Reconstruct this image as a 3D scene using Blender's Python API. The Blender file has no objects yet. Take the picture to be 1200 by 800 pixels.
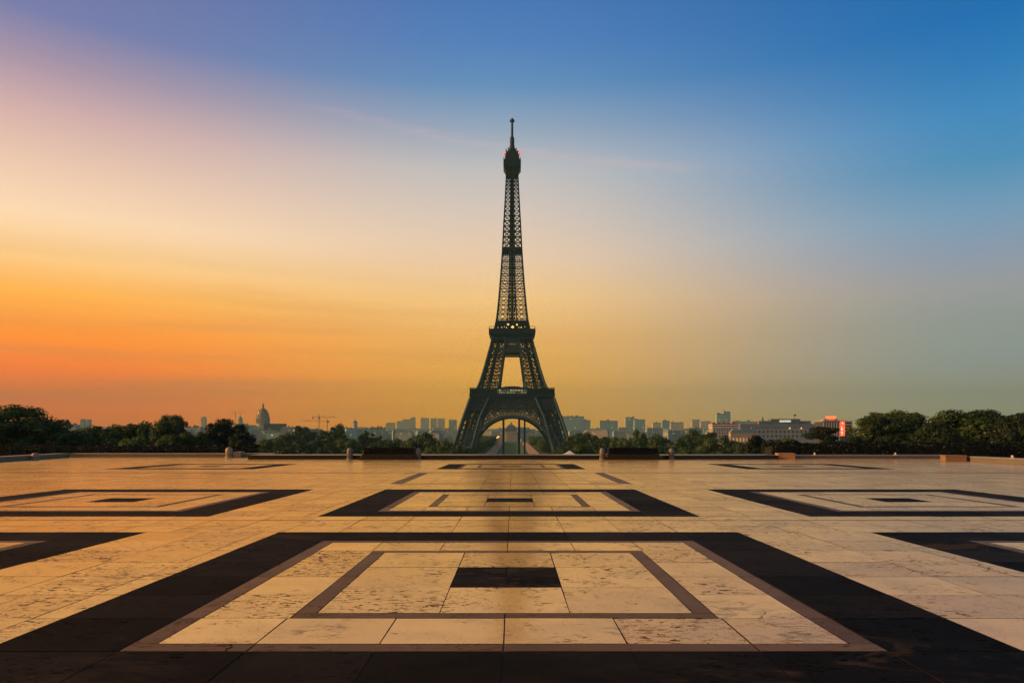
import bpy, math, random
from math import sin, cos, tan, atan, atan2, sqrt, pi, radians, exp
from mathutils import Vector, Matrix

SC = bpy.context.scene
COL = SC.collection
F, CX, HY, CAMZ = 833.0, 600.6, 503.0, 1.5     # focal length, principal column, horizon row (photo pixels), eye height
SLOPE = 0.01297                                # the terrace drains gently towards the garden
GZ = -24.5                                     # level of the city below the terrace


def lin(c):
    return tuple((v / 255 / 12.92) if v / 255 <= .04045 else ((v / 255 + .055) / 1.055) ** 2.4 for v in c)


# ---------------------------------------------------------------- camera
cam_d = bpy.data.cameras.new('camera')
cam = bpy.data.objects.new('camera', cam_d)
COL.objects.link(cam)
cam.location = (0, 0, CAMZ)
cam.rotation_euler = (radians(90), 0, 0)
cam_d.sensor_width = 36
cam_d.lens = F / 1200 * 36
cam_d.shift_y = (HY - 400) / 1200
cam_d.shift_x = (600 - CX) / 1200
cam_d.clip_start, cam_d.clip_end = .05, 60000
SC.camera = cam
SC.view_settings.view_transform = 'Standard'
SC.view_settings.look = 'None'
SC.view_settings.exposure = 0.0
SC.view_settings.gamma = 1.0

# ---------------------------------------------------------------- sun
SUN_AZ, SUN_EL = -94.0, 18.0                   # azimuth from the view axis (left negative), elevation
sd = bpy.data.lights.new('sun', 'SUN')
sd.energy = 5.0
sd.color = (1.0, .55, .20)
sd.angle = radians(1.5)
sun = bpy.data.objects.new('sun', sd)
COL.objects.link(sun)
to_sun = Vector((sin(radians(SUN_AZ)) * cos(radians(SUN_EL)), cos(radians(SUN_AZ)) * cos(radians(SUN_EL)), sin(radians(SUN_EL))))
sun.rotation_euler = to_sun.to_track_quat('Z', 'Y').to_euler()

# ---------------------------------------------------------------- sky
W = bpy.data.worlds.new('World')
SC.world = W
W.use_nodes = True
nt = W.node_tree
nt.nodes.clear()


class NT:
    """Small node-building helper."""
    def __init__(self, tree): self.t = tree

    def n(self, kind, **kw):
        nd = self.t.nodes.new(kind)
        for k, v in kw.items():
            if k == 'ins':
                for a, b in v.items():
                    self.put(nd.inputs[a], b)
            else:
                setattr(nd, k, v)
        return nd

    def put(self, sock, v):
        if isinstance(v, bpy.types.NodeSocket):
            self.t.links.new(v, sock)
        else:
            sock.default_value = v

    def m(self, op, a, b=0.0, c=None, clamp=False):
        nd = self.n('ShaderNodeMath', operation=op)
        nd.use_clamp = clamp
        self.put(nd.inputs[0], a)
        self.put(nd.inputs[1], b)
        if c is not None: self.put(nd.inputs[2], c)
        return nd.outputs[0]

    def mixc(self, f, a, b, blend='MIX'):
        nd = self.n('ShaderNodeMix', data_type='RGBA', blend_type=blend)
        self.put(nd.inputs[0], f)
        self.put(nd.inputs[6], a)
        self.put(nd.inputs[7], b)
        return nd.outputs[2]

    def ramp(self, f, stops, interp='LINEAR'):
        nd = self.n('ShaderNodeValToRGB')
        cr = nd.color_ramp
        cr.interpolation = interp
        while len(cr.elements) < len(stops): cr.elements.new(1.0)
        for e, (p, c) in zip(cr.elements, stops):
            e.position = p
            e.color = tuple(c) + (1,) if len(c) == 3 else c
        self.put(nd.inputs[0], f)
        return nd.outputs[0]

    def noise(self, vec, scale, detail=4, rough=.55, dist=0.0, out=0):
        nd = self.n('ShaderNodeTexNoise')
        nd.inputs['Scale'].default_value = scale
        nd.inputs['Detail'].default_value = detail
        nd.inputs['Roughness'].default_value = rough
        nd.inputs['Distortion'].default_value = dist
        if vec is not None: self.put(nd.inputs['Vector'], vec)
        return nd.outputs[out]

    def mapping(self, vec, scale=(1, 1, 1), rot=(0, 0, 0), loc=(0, 0, 0)):
        nd = self.n('ShaderNodeMapping')
        self.put(nd.inputs['Vector'], vec)
        nd.inputs['Scale'].default_value = scale
        nd.inputs['Rotation'].default_value = rot
        nd.inputs['Location'].default_value = loc
        return nd.outputs[0]

    def step(self, v, lo, hi):
        nd = self.n('ShaderNodeMapRange', interpolation_type='SMOOTHSTEP')
        self.put(nd.inputs[0], v)
        nd.inputs[1].default_value, nd.inputs[2].default_value = lo, hi
        return nd.outputs[0]


N = NT(nt)
geo = N.n('ShaderNodeTexCoord')
sep = N.n('ShaderNodeSeparateXYZ')
nt.links.new(geo.outputs['Generated'], sep.inputs[0])
dx, dy, dz = sep.outputs
hor = N.m('SQRT', N.m('ADD', N.m('MULTIPLY', dx, dx), N.m('MULTIPLY', dy, dy)))
sa = N.m('DIVIDE', dx, N.m('MAXIMUM', hor, 1e-4))           # sine of the azimuth


HAZE_D, HAZE_C, HAZE_TOP, HAZE_FAR = .00015, (.19, .40, .38), 304.0, 5600.0
AIR_LIGHT = (.36, .33, .36)                    # mean light that the haze scatters back


def through_air(c, el):
    """colour of the sky beyond the haze layer that arrives here as c"""
    path = min(HAZE_TOP / max(sin(el), 1e-3), HAZE_FAR / cos(el))
    T = exp(-HAZE_D * path)
    return tuple(max(.002, (v - a * h * (1 - T)) / T) for v, a, h in zip(c, AIR_LIGHT, HAZE_C))


def sky_stops(rows, az, zen):
    out = []
    for y, c in rows:
        t = (HY - y) / F * cos(az)
        out.append((t / sqrt(1 + t * t), through_air(lin(c), atan(t))))
    out.append((.68, lin(zen[0])))
    out.append((1.0, lin(zen[1])))
    out.sort(key=lambda s: s[0])
    return out


SKY_L = [(503, (195, 112, 58)), (470, (208, 114, 46)), (430, (232, 122, 28)), (385, (252, 146, 34)), (335, (253, 178, 80)), (285, (250, 205, 142)),
         (240, (250, 214, 176)), (180, (232, 196, 172)), (120, (208, 172, 168)), (60, (164, 144, 164)), (0, (114, 122, 168))]
SKY_M = [(503, (186, 138, 72)), (450, (204, 154, 84)), (400, (225, 171, 97)), (350, (238, 194, 130)), (300, (230, 200, 168)), (250, (212, 196, 182)),
         (200, (190, 188, 186)), (150, (146, 164, 184)), (100, (98, 142, 184)), (50, (80, 126, 184)), (0, (70, 118, 178))]
SKY_R = [(503, (134, 134, 108)), (470, (132, 137, 124)), (420, (128, 141, 138)), (370, (136, 146, 142)), (330, (146, 150, 152)), (290, (134, 150, 168)),
         (240, (112, 152, 180)), (180, (74, 140, 180)), (120, (58, 134, 186)), (60, (38, 120, 180)), (0, (20, 108, 174))]
AZ = atan(600 / F)
cl = N.ramp(dz, sky_stops(SKY_L, AZ, ((70, 84, 140), (34, 44, 80))))
cm = N.ramp(dz, sky_stops(SKY_M, 0, ((50, 84, 150), (34, 44, 80))))
cr = N.ramp(dz, sky_stops(SKY_R, AZ, ((18, 76, 140), (34, 44, 80))))
fl = N.step(N.m('MULTIPLY', sa, -1.0), 0.0, .585)
fr = N.step(sa, -0.05, .585)
col = N.mixc(fl, cm, cl)
col = N.mixc(fr, col, cr)
# thin rose streaks of high cloud
cv = N.n('ShaderNodeCombineXYZ')
nt.links.new(sa, cv.inputs[0])
nt.links.new(dz, cv.inputs[2])
rot = N.mapping(cv.outputs[0], (1.6, 1, 16), (0, radians(9), 0))
line = N.m('SUBTRACT', dz, N.m('MULTIPLY_ADD', sa, -.13, N.m('MULTIPLY_ADD', N.noise(N.mapping(cv.outputs[0], (5, 1, 5)), 1.6, 3), .022, .355)))
band = N.m('MULTIPLY', N.step(N.m('ABSOLUTE', line), .010, .0005), N.m('MULTIPLY', N.step(N.m('ABSOLUTE', sa), .34, .14), N.step(dy, 0, .2)))
wisp = N.m('MULTIPLY', band, N.step(N.noise(rot, 6.5, 6, .65, .8), .34, .70))
col = N.mixc(N.m('MULTIPLY', wisp, .27), col, (*lin((236, 190, 186)), 1))
streak = N.noise(N.mapping(cv.outputs[0], (1.1, 1, 22)), 1.6, 4, .5)
col = N.mixc(N.m('MULTIPLY', N.m('MULTIPLY', N.step(dz, .28, .1), N.step(sa, .35, -.4)), N.m('MULTIPLY', N.step(streak, .42, .72), .38)), col, (*lin((214, 140, 78)), 1))
# glow of the low sun, beyond the left edge of the view
dotn = N.n('ShaderNodeVectorMath', operation='DOT_PRODUCT')
nt.links.new(geo.outputs['Generated'], dotn.inputs[0])
dotn.inputs[1].default_value = to_sun
gl = N.m('POWER', N.m('MAXIMUM', dotn.outputs['Value'], 0.0), 9.0)
col = N.mixc(1.0, col, N.mixc(gl, (0, 0, 0, 1), (2.2, 1.0, .34, 1)), 'ADD')
bg = N.n('ShaderNodeBackground')
nt.links.new(col, bg.inputs[0])
bg.inputs[1].default_value = 1.0
nishita = N.n('ShaderNodeTexSky', sky_type='NISHITA')
nishita.sun_disc = False
nishita.sun_elevation = radians(SUN_EL)
nishita.sun_rotation = radians(SUN_AZ)
nishita.dust_density = 3.0
bg2 = N.n('ShaderNodeBackground')
nt.links.new(nishita.outputs[0], bg2.inputs[0])
bg2.inputs[1].default_value = .006
add = N.n('ShaderNodeAddShader')
nt.links.new(bg.outputs[0], add.inputs[0])
nt.links.new(bg2.outputs[0], add.inputs[1])
wo = N.n('ShaderNodeOutputWorld')
nt.links.new(add.outputs[0], wo.inputs[0])


# ---------------------------------------------------------------- helpers
def P(px, py, D):
    """Point seen at photo pixel (px, py) at distance D along the view axis."""
    return Vector(((px - CX) / F * D, D, CAMZ + (HY - py) / F * D))


def Xat(px, D): return (px - CX) / F * D
def Zat(py, D): return CAMZ + (HY - py) / F * D
def pz(y): return -SLOPE * y


MATS = {}


def mat(name, color, rough=.7, var=.25, scale=1.0, metal=0.0, spec=.5, bump=0.0, emit=None, estr=0.0):
    if name in MATS: return MATS[name]
    m = bpy.data.materials.new(name)
    m.use_nodes = True
    t = NT(m.node_tree)
    b = m.node_tree.nodes['Principled BSDF']
    tc = t.n('ShaderNodeTexCoord').outputs['Object']
    nz = t.noise(tc, scale, 5, .6)
    c = t.mixc(nz, (*[v * (1 - var) for v in color], 1), (*[min(1, v * (1 + var)) for v in color], 1))
    t.put(b.inputs['Base Color'], c)
    t.put(b.inputs['Roughness'], t.m('MULTIPLY_ADD', nz, .2, rough - .1, True))
    b.inputs['Metallic'].default_value = metal
    b.inputs['Specular IOR Level'].default_value = spec
    if bump:
        bp = t.n('ShaderNodeBump')
        bp.inputs['Strength'].default_value = bump
        t.put(bp.inputs['Height'], t.noise(tc, scale * 8, 5, .6))
        t.put(b.inputs['Normal'], bp.outputs[0])
    if emit:
        b.inputs['Emission Color'].default_value = (*emit, 1)
        b.inputs['Emission Strength'].default_value = estr
    MATS[name] = m
    return m


class MB:
    """Collects shapes into one mesh."""
    def __init__(self): self.v, self.f, self.mi = [], [], []

    def add(self, vs, fs, mi=0):
        o = len(self.v)
        self.v += [tuple(v) for v in vs]
        self.f += [tuple(i + o for i in f) for f in fs]
        self.mi += [mi] * len(fs)
        return self

    def hexa(self, b, t, mi=0):
        """b, t: four bottom and four top points, counter-clockwise from above."""
        return self.add(list(b) + list(t), [(3, 2, 1, 0), (4, 5, 6, 7), (0, 1, 5, 4), (1, 2, 6, 5), (2, 3, 7, 6), (3, 0, 4, 7)], mi)

    def box(self, x0, x1, y0, y1, z0, z1, mi=0):
        return self.hexa([(x0, y0, z0), (x1, y0, z0), (x1, y1, z0), (x0, y1, z0)], [(x0, y0, z1), (x1, y0, z1), (x1, y1, z1), (x0, y1, z1)], mi)

    def frus(self, cx, cy, h0, h1, z0, z1, mi=0):
        q = ((-1, -1), (1, -1), (1, 1), (-1, 1))
        return self.hexa([(cx + a * h0, cy + b * h0, z0) for a, b in q], [(cx + a * h1, cy + b * h1, z1) for a, b in q], mi)

    def bar(self, a, b, t, mi=0):
        a, b = Vector(a), Vector(b)
        d = (b - a)
        if d.length < 1e-5: return self
        d.normalize()
        u = d.cross(Vector((0, 0, 1)) if abs(d.z) < .95 else Vector((0, 1, 0))).normalized()
        w = d.cross(u)
        h = t / 2
        q = [(-h, -h), (h, -h), (h, h), (-h, h)]
        return self.hexa([a + u * i + w * j for i, j in q], [b + u * i + w * j for i, j in q], mi)

    def tube(self, a, b, r0, r1, n=8, mi=0):
        a, b = Vector(a), Vector(b)
        d = (b - a).normalized()
        u = d.cross(Vector((0, 0, 1)) if abs(d.z) < .95 else Vector((0, 1, 0))).normalized()
        w = d.cross(u)
        vs = [a + (u * cos(2 * pi * i / n) + w * sin(2 * pi * i / n)) * r0 for i in range(n)]
        vs += [b + (u * cos(2 * pi * i / n) + w * sin(2 * pi * i / n)) * r1 for i in range(n)]
        fs = [(i, (i + 1) % n, n + (i + 1) % n, n + i) for i in range(n)] + [tuple(range(n - 1, -1, -1)), tuple(range(n, 2 * n))]
        return self.add(vs, fs, mi)

    def lathe(self, prof, n=24, c=(0, 0, 0), mi=0):
        vs, fs = [], []
        for r, z in prof:
            for i in range(n):
                vs.append((c[0] + r * cos(2 * pi * i / n), c[1] + r * sin(2 * pi * i / n), c[2] + z))
        for k in range(len(prof) - 1):
            for i in range(n):
                fs.append((k * n + i, k * n + (i + 1) % n, (k + 1) * n + (i + 1) % n, (k + 1) * n + i))
        fs.append(tuple(range(n - 1, -1, -1)))
        fs.append(tuple((len(prof) - 1) * n + i for i in range(n)))
        return self.add(vs, fs, mi)

    def mesh(self, name, mats, smooth=False):
        me = bpy.data.meshes.new(name)
        me.from_pydata(self.v, [], self.f)
        for m in (mats if isinstance(mats, (list, tuple)) else [mats]): me.materials.append(m)
        me.polygons.foreach_set('material_index', self.mi)
        if smooth: me.polygons.foreach_set('use_smooth', [True] * len(self.f))
        me.update()
        return me

    def build(self, name, mats, parent=None, smooth=False, bevel=0.0):
        o = bpy.data.objects.new(name, self.mesh(name, mats, smooth))
        COL.objects.link(o)
        if parent: o.parent = parent
        if bevel:
            b = o.modifiers.new('bevel', 'BEVEL')
            b.width, b.segments, b.limit_method = bevel, 2, 'ANGLE'
        return o


def tag(o, label, cat, group=None):
    o['label'], o['category'] = label, cat
    if group: o['group'] = group
    return o


def struct(o, kind='structure'):
    o['kind'] = kind
    return o


def thing(name, label, cat, loc=(0, 0, 0), rz=0.0, group=None):
    o = bpy.data.objects.new(name, None)
    COL.objects.link(o)
    o.location, o.rotation_euler = loc, (0, 0, rz)
    o.empty_display_size = .1
    return tag(o, label, cat, group)


def dup(root, loc, rz=0.0, scale=None, label=None, group=None):
    r = root.copy()
    COL.objects.link(r)
    r.location, r.rotation_euler = loc, (0, 0, rz)
    if scale is not None: r.scale = scale
    if label: r['label'] = label
    if group: r['group'] = group
    elif 'group' in r: del r['group']
    for ch in list(root.children):
        c = ch.copy()
        COL.objects.link(c)
        c.parent = r
        for g in list(ch.children):
            d = g.copy()
            COL.objects.link(d)
            d.parent = c
    return r


# ---------------------------------------------------------------- terrain
H = 1.5                                        # the pattern unit of the paving is one eye height
PX0, PX1, PY0, PY1 = -26 * H, 24 * H, -12 * H, 39 * H


def sst(t):
    t = max(0.0, min(1.0, t))
    return t * t * (3 - 2 * t)


def terrain_z(x, y):
    ddx = max(PX0 - x, 0, x - PX1)
    ddy = max(y - PY1, 0)
    d = sqrt(ddx * ddx + ddy * ddy)
    z = -3.2 + (GZ + 3.2) * sst(d / 230)
    return z


def axis(lo, hi, fine_lo, fine_hi, step):
    out = []
    v = fine_lo
    while v <= fine_hi: out.append(v); v += step
    s, v = step, fine_lo
    while v > lo: s *= 1.35; v -= s; out.insert(0, v)
    s, v = step, fine_hi
    while v < hi: s *= 1.35; v += s; out.append(v)
    return out


xs, ys = axis(-15000, 15000, -320, 320, 10), axis(-3000, 15000, -60, 340, 10)
tb = MB()
tv = [(x, y, terrain_z(x, y)) for y in ys for x in xs]
nx = len(xs)
tb.add(tv, [(j * nx + i, j * nx + i + 1, (j + 1) * nx + i + 1, (j + 1) * nx + i) for j in range(len(ys) - 1) for i in range(nx - 1)])
gm = bpy.data.materials.new('garden_ground')
gm.use_nodes = True
t = NT(gm.node_tree)
tc = t.n('ShaderNodeTexCoord').outputs['Object']
gc = t.mixc(t.step(t.noise(tc, .02, 5, .6), .4, .6), (.035, .055, .022, 1), (.075, .075, .05, 1))
b = gm.node_tree.nodes['Principled BSDF']
t.put(b.inputs['Base Color'], t.mixc(t.noise(tc, .6, 5, .6), gc, (.03, .045, .02, 1)))
b.inputs['Roughness'].default_value = .95
b.inputs['Specular IOR Level'].default_value = .1
struct(tb.build('ground', gm, smooth=True))

# ---------------------------------------------------------------- paving of the terrace


def stone_floor(name, c_lo, c_hi, pit, stain_c, rough, pits=1.0, cracks=True, spec=.5, soil=.585, spots=()):
    m = bpy.data.materials.new(name)
    m.use_nodes = True
    t = NT(m.node_tree)
    b = m.node_tree.nodes['Principled BSDF']
    tc = t.n('ShaderNodeTexCoord').outputs['Object']
    at = t.n('ShaderNodeAttribute')
    at.attribute_name = 'tone'
    asep = t.n('ShaderNodeSeparateColor')
    m.node_tree.links.new(at.outputs['Color'], asep.inputs[0])
    tone, ox = asep.outputs[0], asep.outputs[1]
    # every slab is cut from another piece of rock
    off = t.n('ShaderNodeCombineXYZ')
    m.node_tree.links.new(t.m('MULTIPLY', ox, 40.0), off.inputs[2])
    va = t.n('ShaderNodeVectorMath', operation='ADD')
    m.node_tree.links.new(tc, va.inputs[0])
    m.node_tree.links.new(off.outputs[0], va.inputs[1])
    vec = va.outputs[0]
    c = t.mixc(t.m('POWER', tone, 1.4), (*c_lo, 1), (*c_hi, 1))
    cloud = t.noise(vec, 1.3, 6, .62, .4)
    c = t.mixc(t.m('MULTIPLY', t.step(cloud, .42, .70), .6), c, (*[v * .72 for v in c_lo], 1))
    fine = t.noise(vec, 34, 4, .7)
    c = t.mixc(t.m('MULTIPLY', fine, .28), c, (*[v * .55 for v in c_lo], 1))
    # travertine holes, in drifts along the bedding
    vs_ = t.mapping(vec, (.62, 1.25, 1))
    hole = t.step(t.noise(vs_, 17, 8, .70, .6), .545, .60)
    drift = t.step(t.m('ADD', t.noise(vec, 2.1, 5, .65, .6), t.m('MULTIPLY_ADD', ox, .17, -.085)), .46, .62)
    holes = t.m('MULTIPLY', t.m('MULTIPLY', hole, drift), pits)
    dots = t.m('MULTIPLY', t.step(t.noise(vs_, 48, 3, .6), .62, .68), t.m('MULTIPLY', t.step(t.m('ADD', t.noise(vec, 2.6, 3, .5), t.m('MULTIPLY_ADD', ox, .2, -.10)), .38, .58), .9 * pits))
    holes = t.m('MAXIMUM', holes, dots)
    if cracks:
        vo = t.n('ShaderNodeTexVoronoi', feature='DISTANCE_TO_EDGE')
        wob = t.n('ShaderNodeVectorMath', operation='ADD')
        m.node_tree.links.new(vec, wob.inputs[0])
        sc_ = t.n('ShaderNodeVectorMath', operation='SCALE')
        m.node_tree.links.new(t.noise(vec, 2.5, 5, .6, 0, 1), sc_.inputs[0])
        sc_.inputs['Scale'].default_value = .9
        m.node_tree.links.new(sc_.outputs[0], wob.inputs[1])
        m.node_tree.links.new(wob.outputs[0], vo.inputs['Vector'])
        vo.inputs['Scale'].default_value = .62
        crack = t.m('MULTIPLY', t.step(vo.outputs['Distance'], .011, .002), t.step(t.noise(vec, .55, 3, .5), .55, .62))
        holes = t.m('MAXIMUM', holes, crack)
    c = t.mixc(holes, c, (*pit, 1))
    # spilt dirt and damp patches that cross the joints
    blot = t.m('MULTIPLY', t.step(t.noise(t.mapping(tc, (.55, 1, 1)), 1.5, 8, .72, 1.2), soil, soil + .095), t.step(t.noise(tc, .23, 3, .5), .47, .6))
    for sx_, sy_, r_ in spots:                     # old spills, each at its own place on the terrace
        vd = t.n('ShaderNodeVectorMath', operation='DISTANCE')
        m.node_tree.links.new(t.mapping(tc, (.8, 1, 0)), vd.inputs[0])
        vd.inputs[1].default_value = (sx_ * .8, sy_, 0)
        near = t.step(vd.outputs['Value'], r_, r_ * .25)
        sp = t.m('MULTIPLY', near, t.step(t.noise(t.mapping(tc, (1, 1.5, 1)), 4.5, 8, .72, .8), .47, .60))
        blot = t.m('MAXIMUM', blot, sp)
    c = t.mixc(t.m('MULTIPLY', blot, .75), c, (*stain_c, 1))
    t.put(b.inputs['Base Color'], c)
    wear = t.noise(tc, .35, 5, .6)
    r = t.m('ADD', t.m('MULTIPLY_ADD', wear, .16, rough - .08), t.m('MULTIPLY', fine, .06))
    t.put(b.inputs['Roughness'], t.m('ADD', r, t.m('MULTIPLY', holes, .5), None, True))
    b.inputs['IOR'].default_value = 1.52
    spec_ = t.m('MULTIPLY_ADD', t.m('MAXIMUM', holes, blot), -.95 * spec, spec)
    t.put(b.inputs['Specular IOR Level'], spec_)
    bp = t.n('ShaderNodeBump')
    bp.inputs['Strength'].default_value = .35
    bp.inputs['Distance'].default_value = .004
    t.put(bp.inputs['Height'], t.m('SUBTRACT', t.m('ADD', t.m('MULTIPLY', fine, .5), t.m('MULTIPLY', cloud, .6)), t.m('MULTIPLY', holes, 1.5)))
    t.put(b.inputs['Normal'], bp.outputs[0])
    return m


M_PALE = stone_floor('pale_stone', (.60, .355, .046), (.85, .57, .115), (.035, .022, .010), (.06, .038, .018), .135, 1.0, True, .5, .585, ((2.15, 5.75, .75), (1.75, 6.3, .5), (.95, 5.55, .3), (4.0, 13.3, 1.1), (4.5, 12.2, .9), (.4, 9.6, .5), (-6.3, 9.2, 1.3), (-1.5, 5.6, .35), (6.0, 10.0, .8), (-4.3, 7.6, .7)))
M_BLACK = stone_floor('black_stone', (.0045, .004, .0034), (.018, .0155, .0125), (.004, .004, .004), (.06, .046, .034), .62, .6, False, .02, .50)
M_BROWN = stone_floor('brown_stone', (.10, .058, .026), (.165, .098, .046), (.04, .025, .02), (.05, .03, .02), .4, .5, True, .05)
M_JOINT = mat('joint_grit', (.10, .075, .05), .95, .85, 2.5, spec=.1)
rng = random.Random(4)
FV, FF, FM, FT = [], [], [], []


def tile(x0, x1, z0, z1, mi, g=.0055):
    """one slab, in metres; x across, z along the view"""
    j = lambda: rng.uniform(-.0034, .0034)
    o = len(FV)
    dz_ = rng.uniform(-.0012, .0012)
    for x, z in ((x0 + g + j(), z0 + g + j()), (x1 - g + j(), z0 + g + j()), (x1 - g + j(), z1 - g + j()), (x0 + g + j(), z1 - g + j())):
        FV.append((x, z, pz(z) + dz_))
    FF.append((o, o + 1, o + 2, o + 3))
    FM.append(mi)
    FT.append((rng.random(), rng.random()))


def cuts(a, b, step, phase):
    out = [a]
    k = math.ceil((a - phase) / step + .18)
    while phase + k * step < b - .18 * step:
        out.append(phase + k * step)
        k += 1
    return out + [b]


def fill(x0, x1, z0, z1, mi, xc=None, zc=None, sx=.605, sz=.6, px_=0.0, pz_=0.0):
    xc = xc or cuts(x0, x1, sx, px_)
    zc = zc or cuts(z0, z1, sz, pz_)
    for i in range(len(xc) - 1):
        for j in range(len(zc) - 1):
            tile(xc[i] * H, xc[i + 1] * H, zc[j] * H, zc[j + 1] * H, mi)


X0C = -0.045
RO, RI, RB, F1, F0, CC = 2.456, 1.815, 1.69, 1.195, 1.08, .375


def frame(cx, cz, a, b, mi, sx=.605, sz=.6):
    """square frame between half sizes a (outer) and b (inner)"""
    fill(cx - a, cx + a, cz + b, cz + a, mi, zc=[cz + b, cz + a], sx=sx, px_=cx)
    fill(cx - a, cx + a, cz - a, cz - b, mi, zc=[cz - a, cz - b], sx=sx, px_=cx)
    fill(cx - a, cx - b, cz - b, cz + b, mi, xc=[cx - a, cx - b], sz=sz, pz_=cz)
    fill(cx + b, cx + a, cz - b, cz + b, mi, xc=[cx + b, cx + a], sz=sz, pz_=cz)


def square(cx, cz):
    frame(cx, cz, RO, RI, 1)
    frame(cx, cz, RI, RB, 2, 1.21, 1.2)
    frame(cx, cz, RB, F1, 0)
    frame(cx, cz, F1, F0, 2, 1.08, 1.2)
    xc = [cx - F0, cx - CC, cx + CC, cx + F0]
    zc = [cz - F0, cz - CC, cz + CC, cz + F0]
    for i in range(3):
        for j in range(3):
            if i == 1 and j == 1:
                for q in (0, 1):
                    for w in (0, 1):
                        tile((cx - CC + q * CC) * H, (cx + q * CC) * H, (cz - CC + w * CC) * H, (cz + w * CC) * H, 1)
            elif i == 1:
                tile(xc[i] * H, xc[i + 1] * H, zc[j] * H, zc[j + 1] * H, 0)
            else:
                for a, b_ in ((zc[j], zc[j + 1]),):
                    tile(xc[i] * H, xc[i + 1] * H, a * H, b_ * H, 0)


XL, XR = PX0 / H, PX1 / H
rows = [(-7.72, [X0C + 6.33 * k for k in range(-3, 4)]), (-1.28, [X0C + 6.33 * k for k in range(-3, 4)]),
        (5.16, [X0C + 6.33 * k for k in range(-3, 4)]), (11.6, [X0C + 6.33 * k for k in range(-3, 4)]),
        (25.75, [-10.95, X0C, 10.15])]
zcur = PY0 / H
for cz, cols in rows:
    if cz == 25.75:                            # the plain strip with its brown outline and the dark drain line
        fill(XL, XR, zcur, 15.72, 0, px_=X0C, pz_=zcur)
        for a, b_ in ((XL, -2.72), (2.66, XR)):
            fill(a, b_, 15.72, 20.75, 0, px_=X0C, pz_=15.72)
        fill(-2.72, 2.66, 15.72, 15.9, 2, zc=[15.72, 15.9], px_=X0C)
        for a, b_, mi in ((-2.72, -2.45, 2), (-2.45, 2.39, 0), (2.39, 2.66, 2)):
            fill(a, b_, 15.9, 20.75, mi, px_=X0C, pz_=15.9)
        fill(XL, XR, 20.75, 21.05, 2, zc=[20.75, 21.05], px_=X0C)
        fill(XL, XR, 21.05, cz - RO, 0, px_=X0C, pz_=21.05)
    elif cz - RO > zcur + .01:
        z1 = cz - RO
        if abs(cz - 11.6) < .01:               # a narrow dark channel before the second row
            fill(XL, XR, zcur, 8.70, 0, px_=X0C, zc=[zcur, 8.16, 8.70])
            fill(XL, XR, 8.70, 8.73, 1, zc=[8.70, 8.73], sx=1.21, px_=X0C)
            fill(XL, XR, 8.73, z1, 0, zc=[8.73, z1], px_=X0C)
        else:
            fill(XL, XR, zcur, z1, 0, px_=X0C, pz_=zcur)
    xcur = XL
    for cx in cols:
        if cx - RO > xcur:
            mid = (xcur + cx - RO) / 2
            fill(xcur, cx - RO, cz - RO, cz + RO, 0, px_=cx - RO - .78, pz_=cz)
        square(cx, cz)
        xcur = cx + RO
    if xcur < XR: fill(xcur, XR, cz - RO, cz + RO, 0, px_=xcur + .3, pz_=cz)
    zcur = cz + RO
fill(XL, XR, zcur, PY1 / H, 0, px_=X0C, pz_=zcur)

me = bpy.data.meshes.new('plaza')
me.from_pydata(FV, [], FF)
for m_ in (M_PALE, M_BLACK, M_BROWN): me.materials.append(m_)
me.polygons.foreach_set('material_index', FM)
ca = me.color_attributes.new('tone', 'FLOAT_COLOR', 'CORNER')
buf = []
for a, b_ in FT: buf += [a, b_, 0, 1] * 4
ca.data.foreach_set('color', buf)
me.update()
plaza = bpy.data.objects.new('plaza', me)
COL.objects.link(plaza)
struct(plaza)
bed = MB()
bx = (PX0, PX1)
bed.hexa([(PX0, PY0, -6), (PX1, PY0, -6), (PX1, PY1, -6), (PX0, PY1, -6)],
         [(PX0, PY0, pz(PY0) - .007), (PX1, PY0, pz(PY0) - .007), (PX1, PY1, pz(PY1) - .007), (PX0, PY1, pz(PY1) - .007)])
struct(bed.build('plaza_base', M_JOINT))

# ---------------------------------------------------------------- terrace walls, bollards, blocks
M_DGRAN = mat('dark_granite', (.010, .009, .008), .34, .4, 2.5, spec=.25, bump=.1)
M_WALL = mat('weathered_limestone', (.20, .15, .075), .75, .3, 1.3, bump=.25)
M_COPE = mat('limestone_coping', (.26, .205, .135), .6, .25, 1.5, bump=.2)
M_OCHRE = mat('ochre_stone', (.36, .19, .075), .7, .3, 2.0, bump=.2)
M_BOLL = mat('grey_granite', (.13, .12, .105), .6, .3, 4, bump=.2)
M_IRON = mat('black_iron', (.005, .005, .005), .6, .3, 3, spec=.15)
M_BOX = mat('black_paint', (.003, .003, .003), .6, .3, 2, spec=.12)


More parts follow.
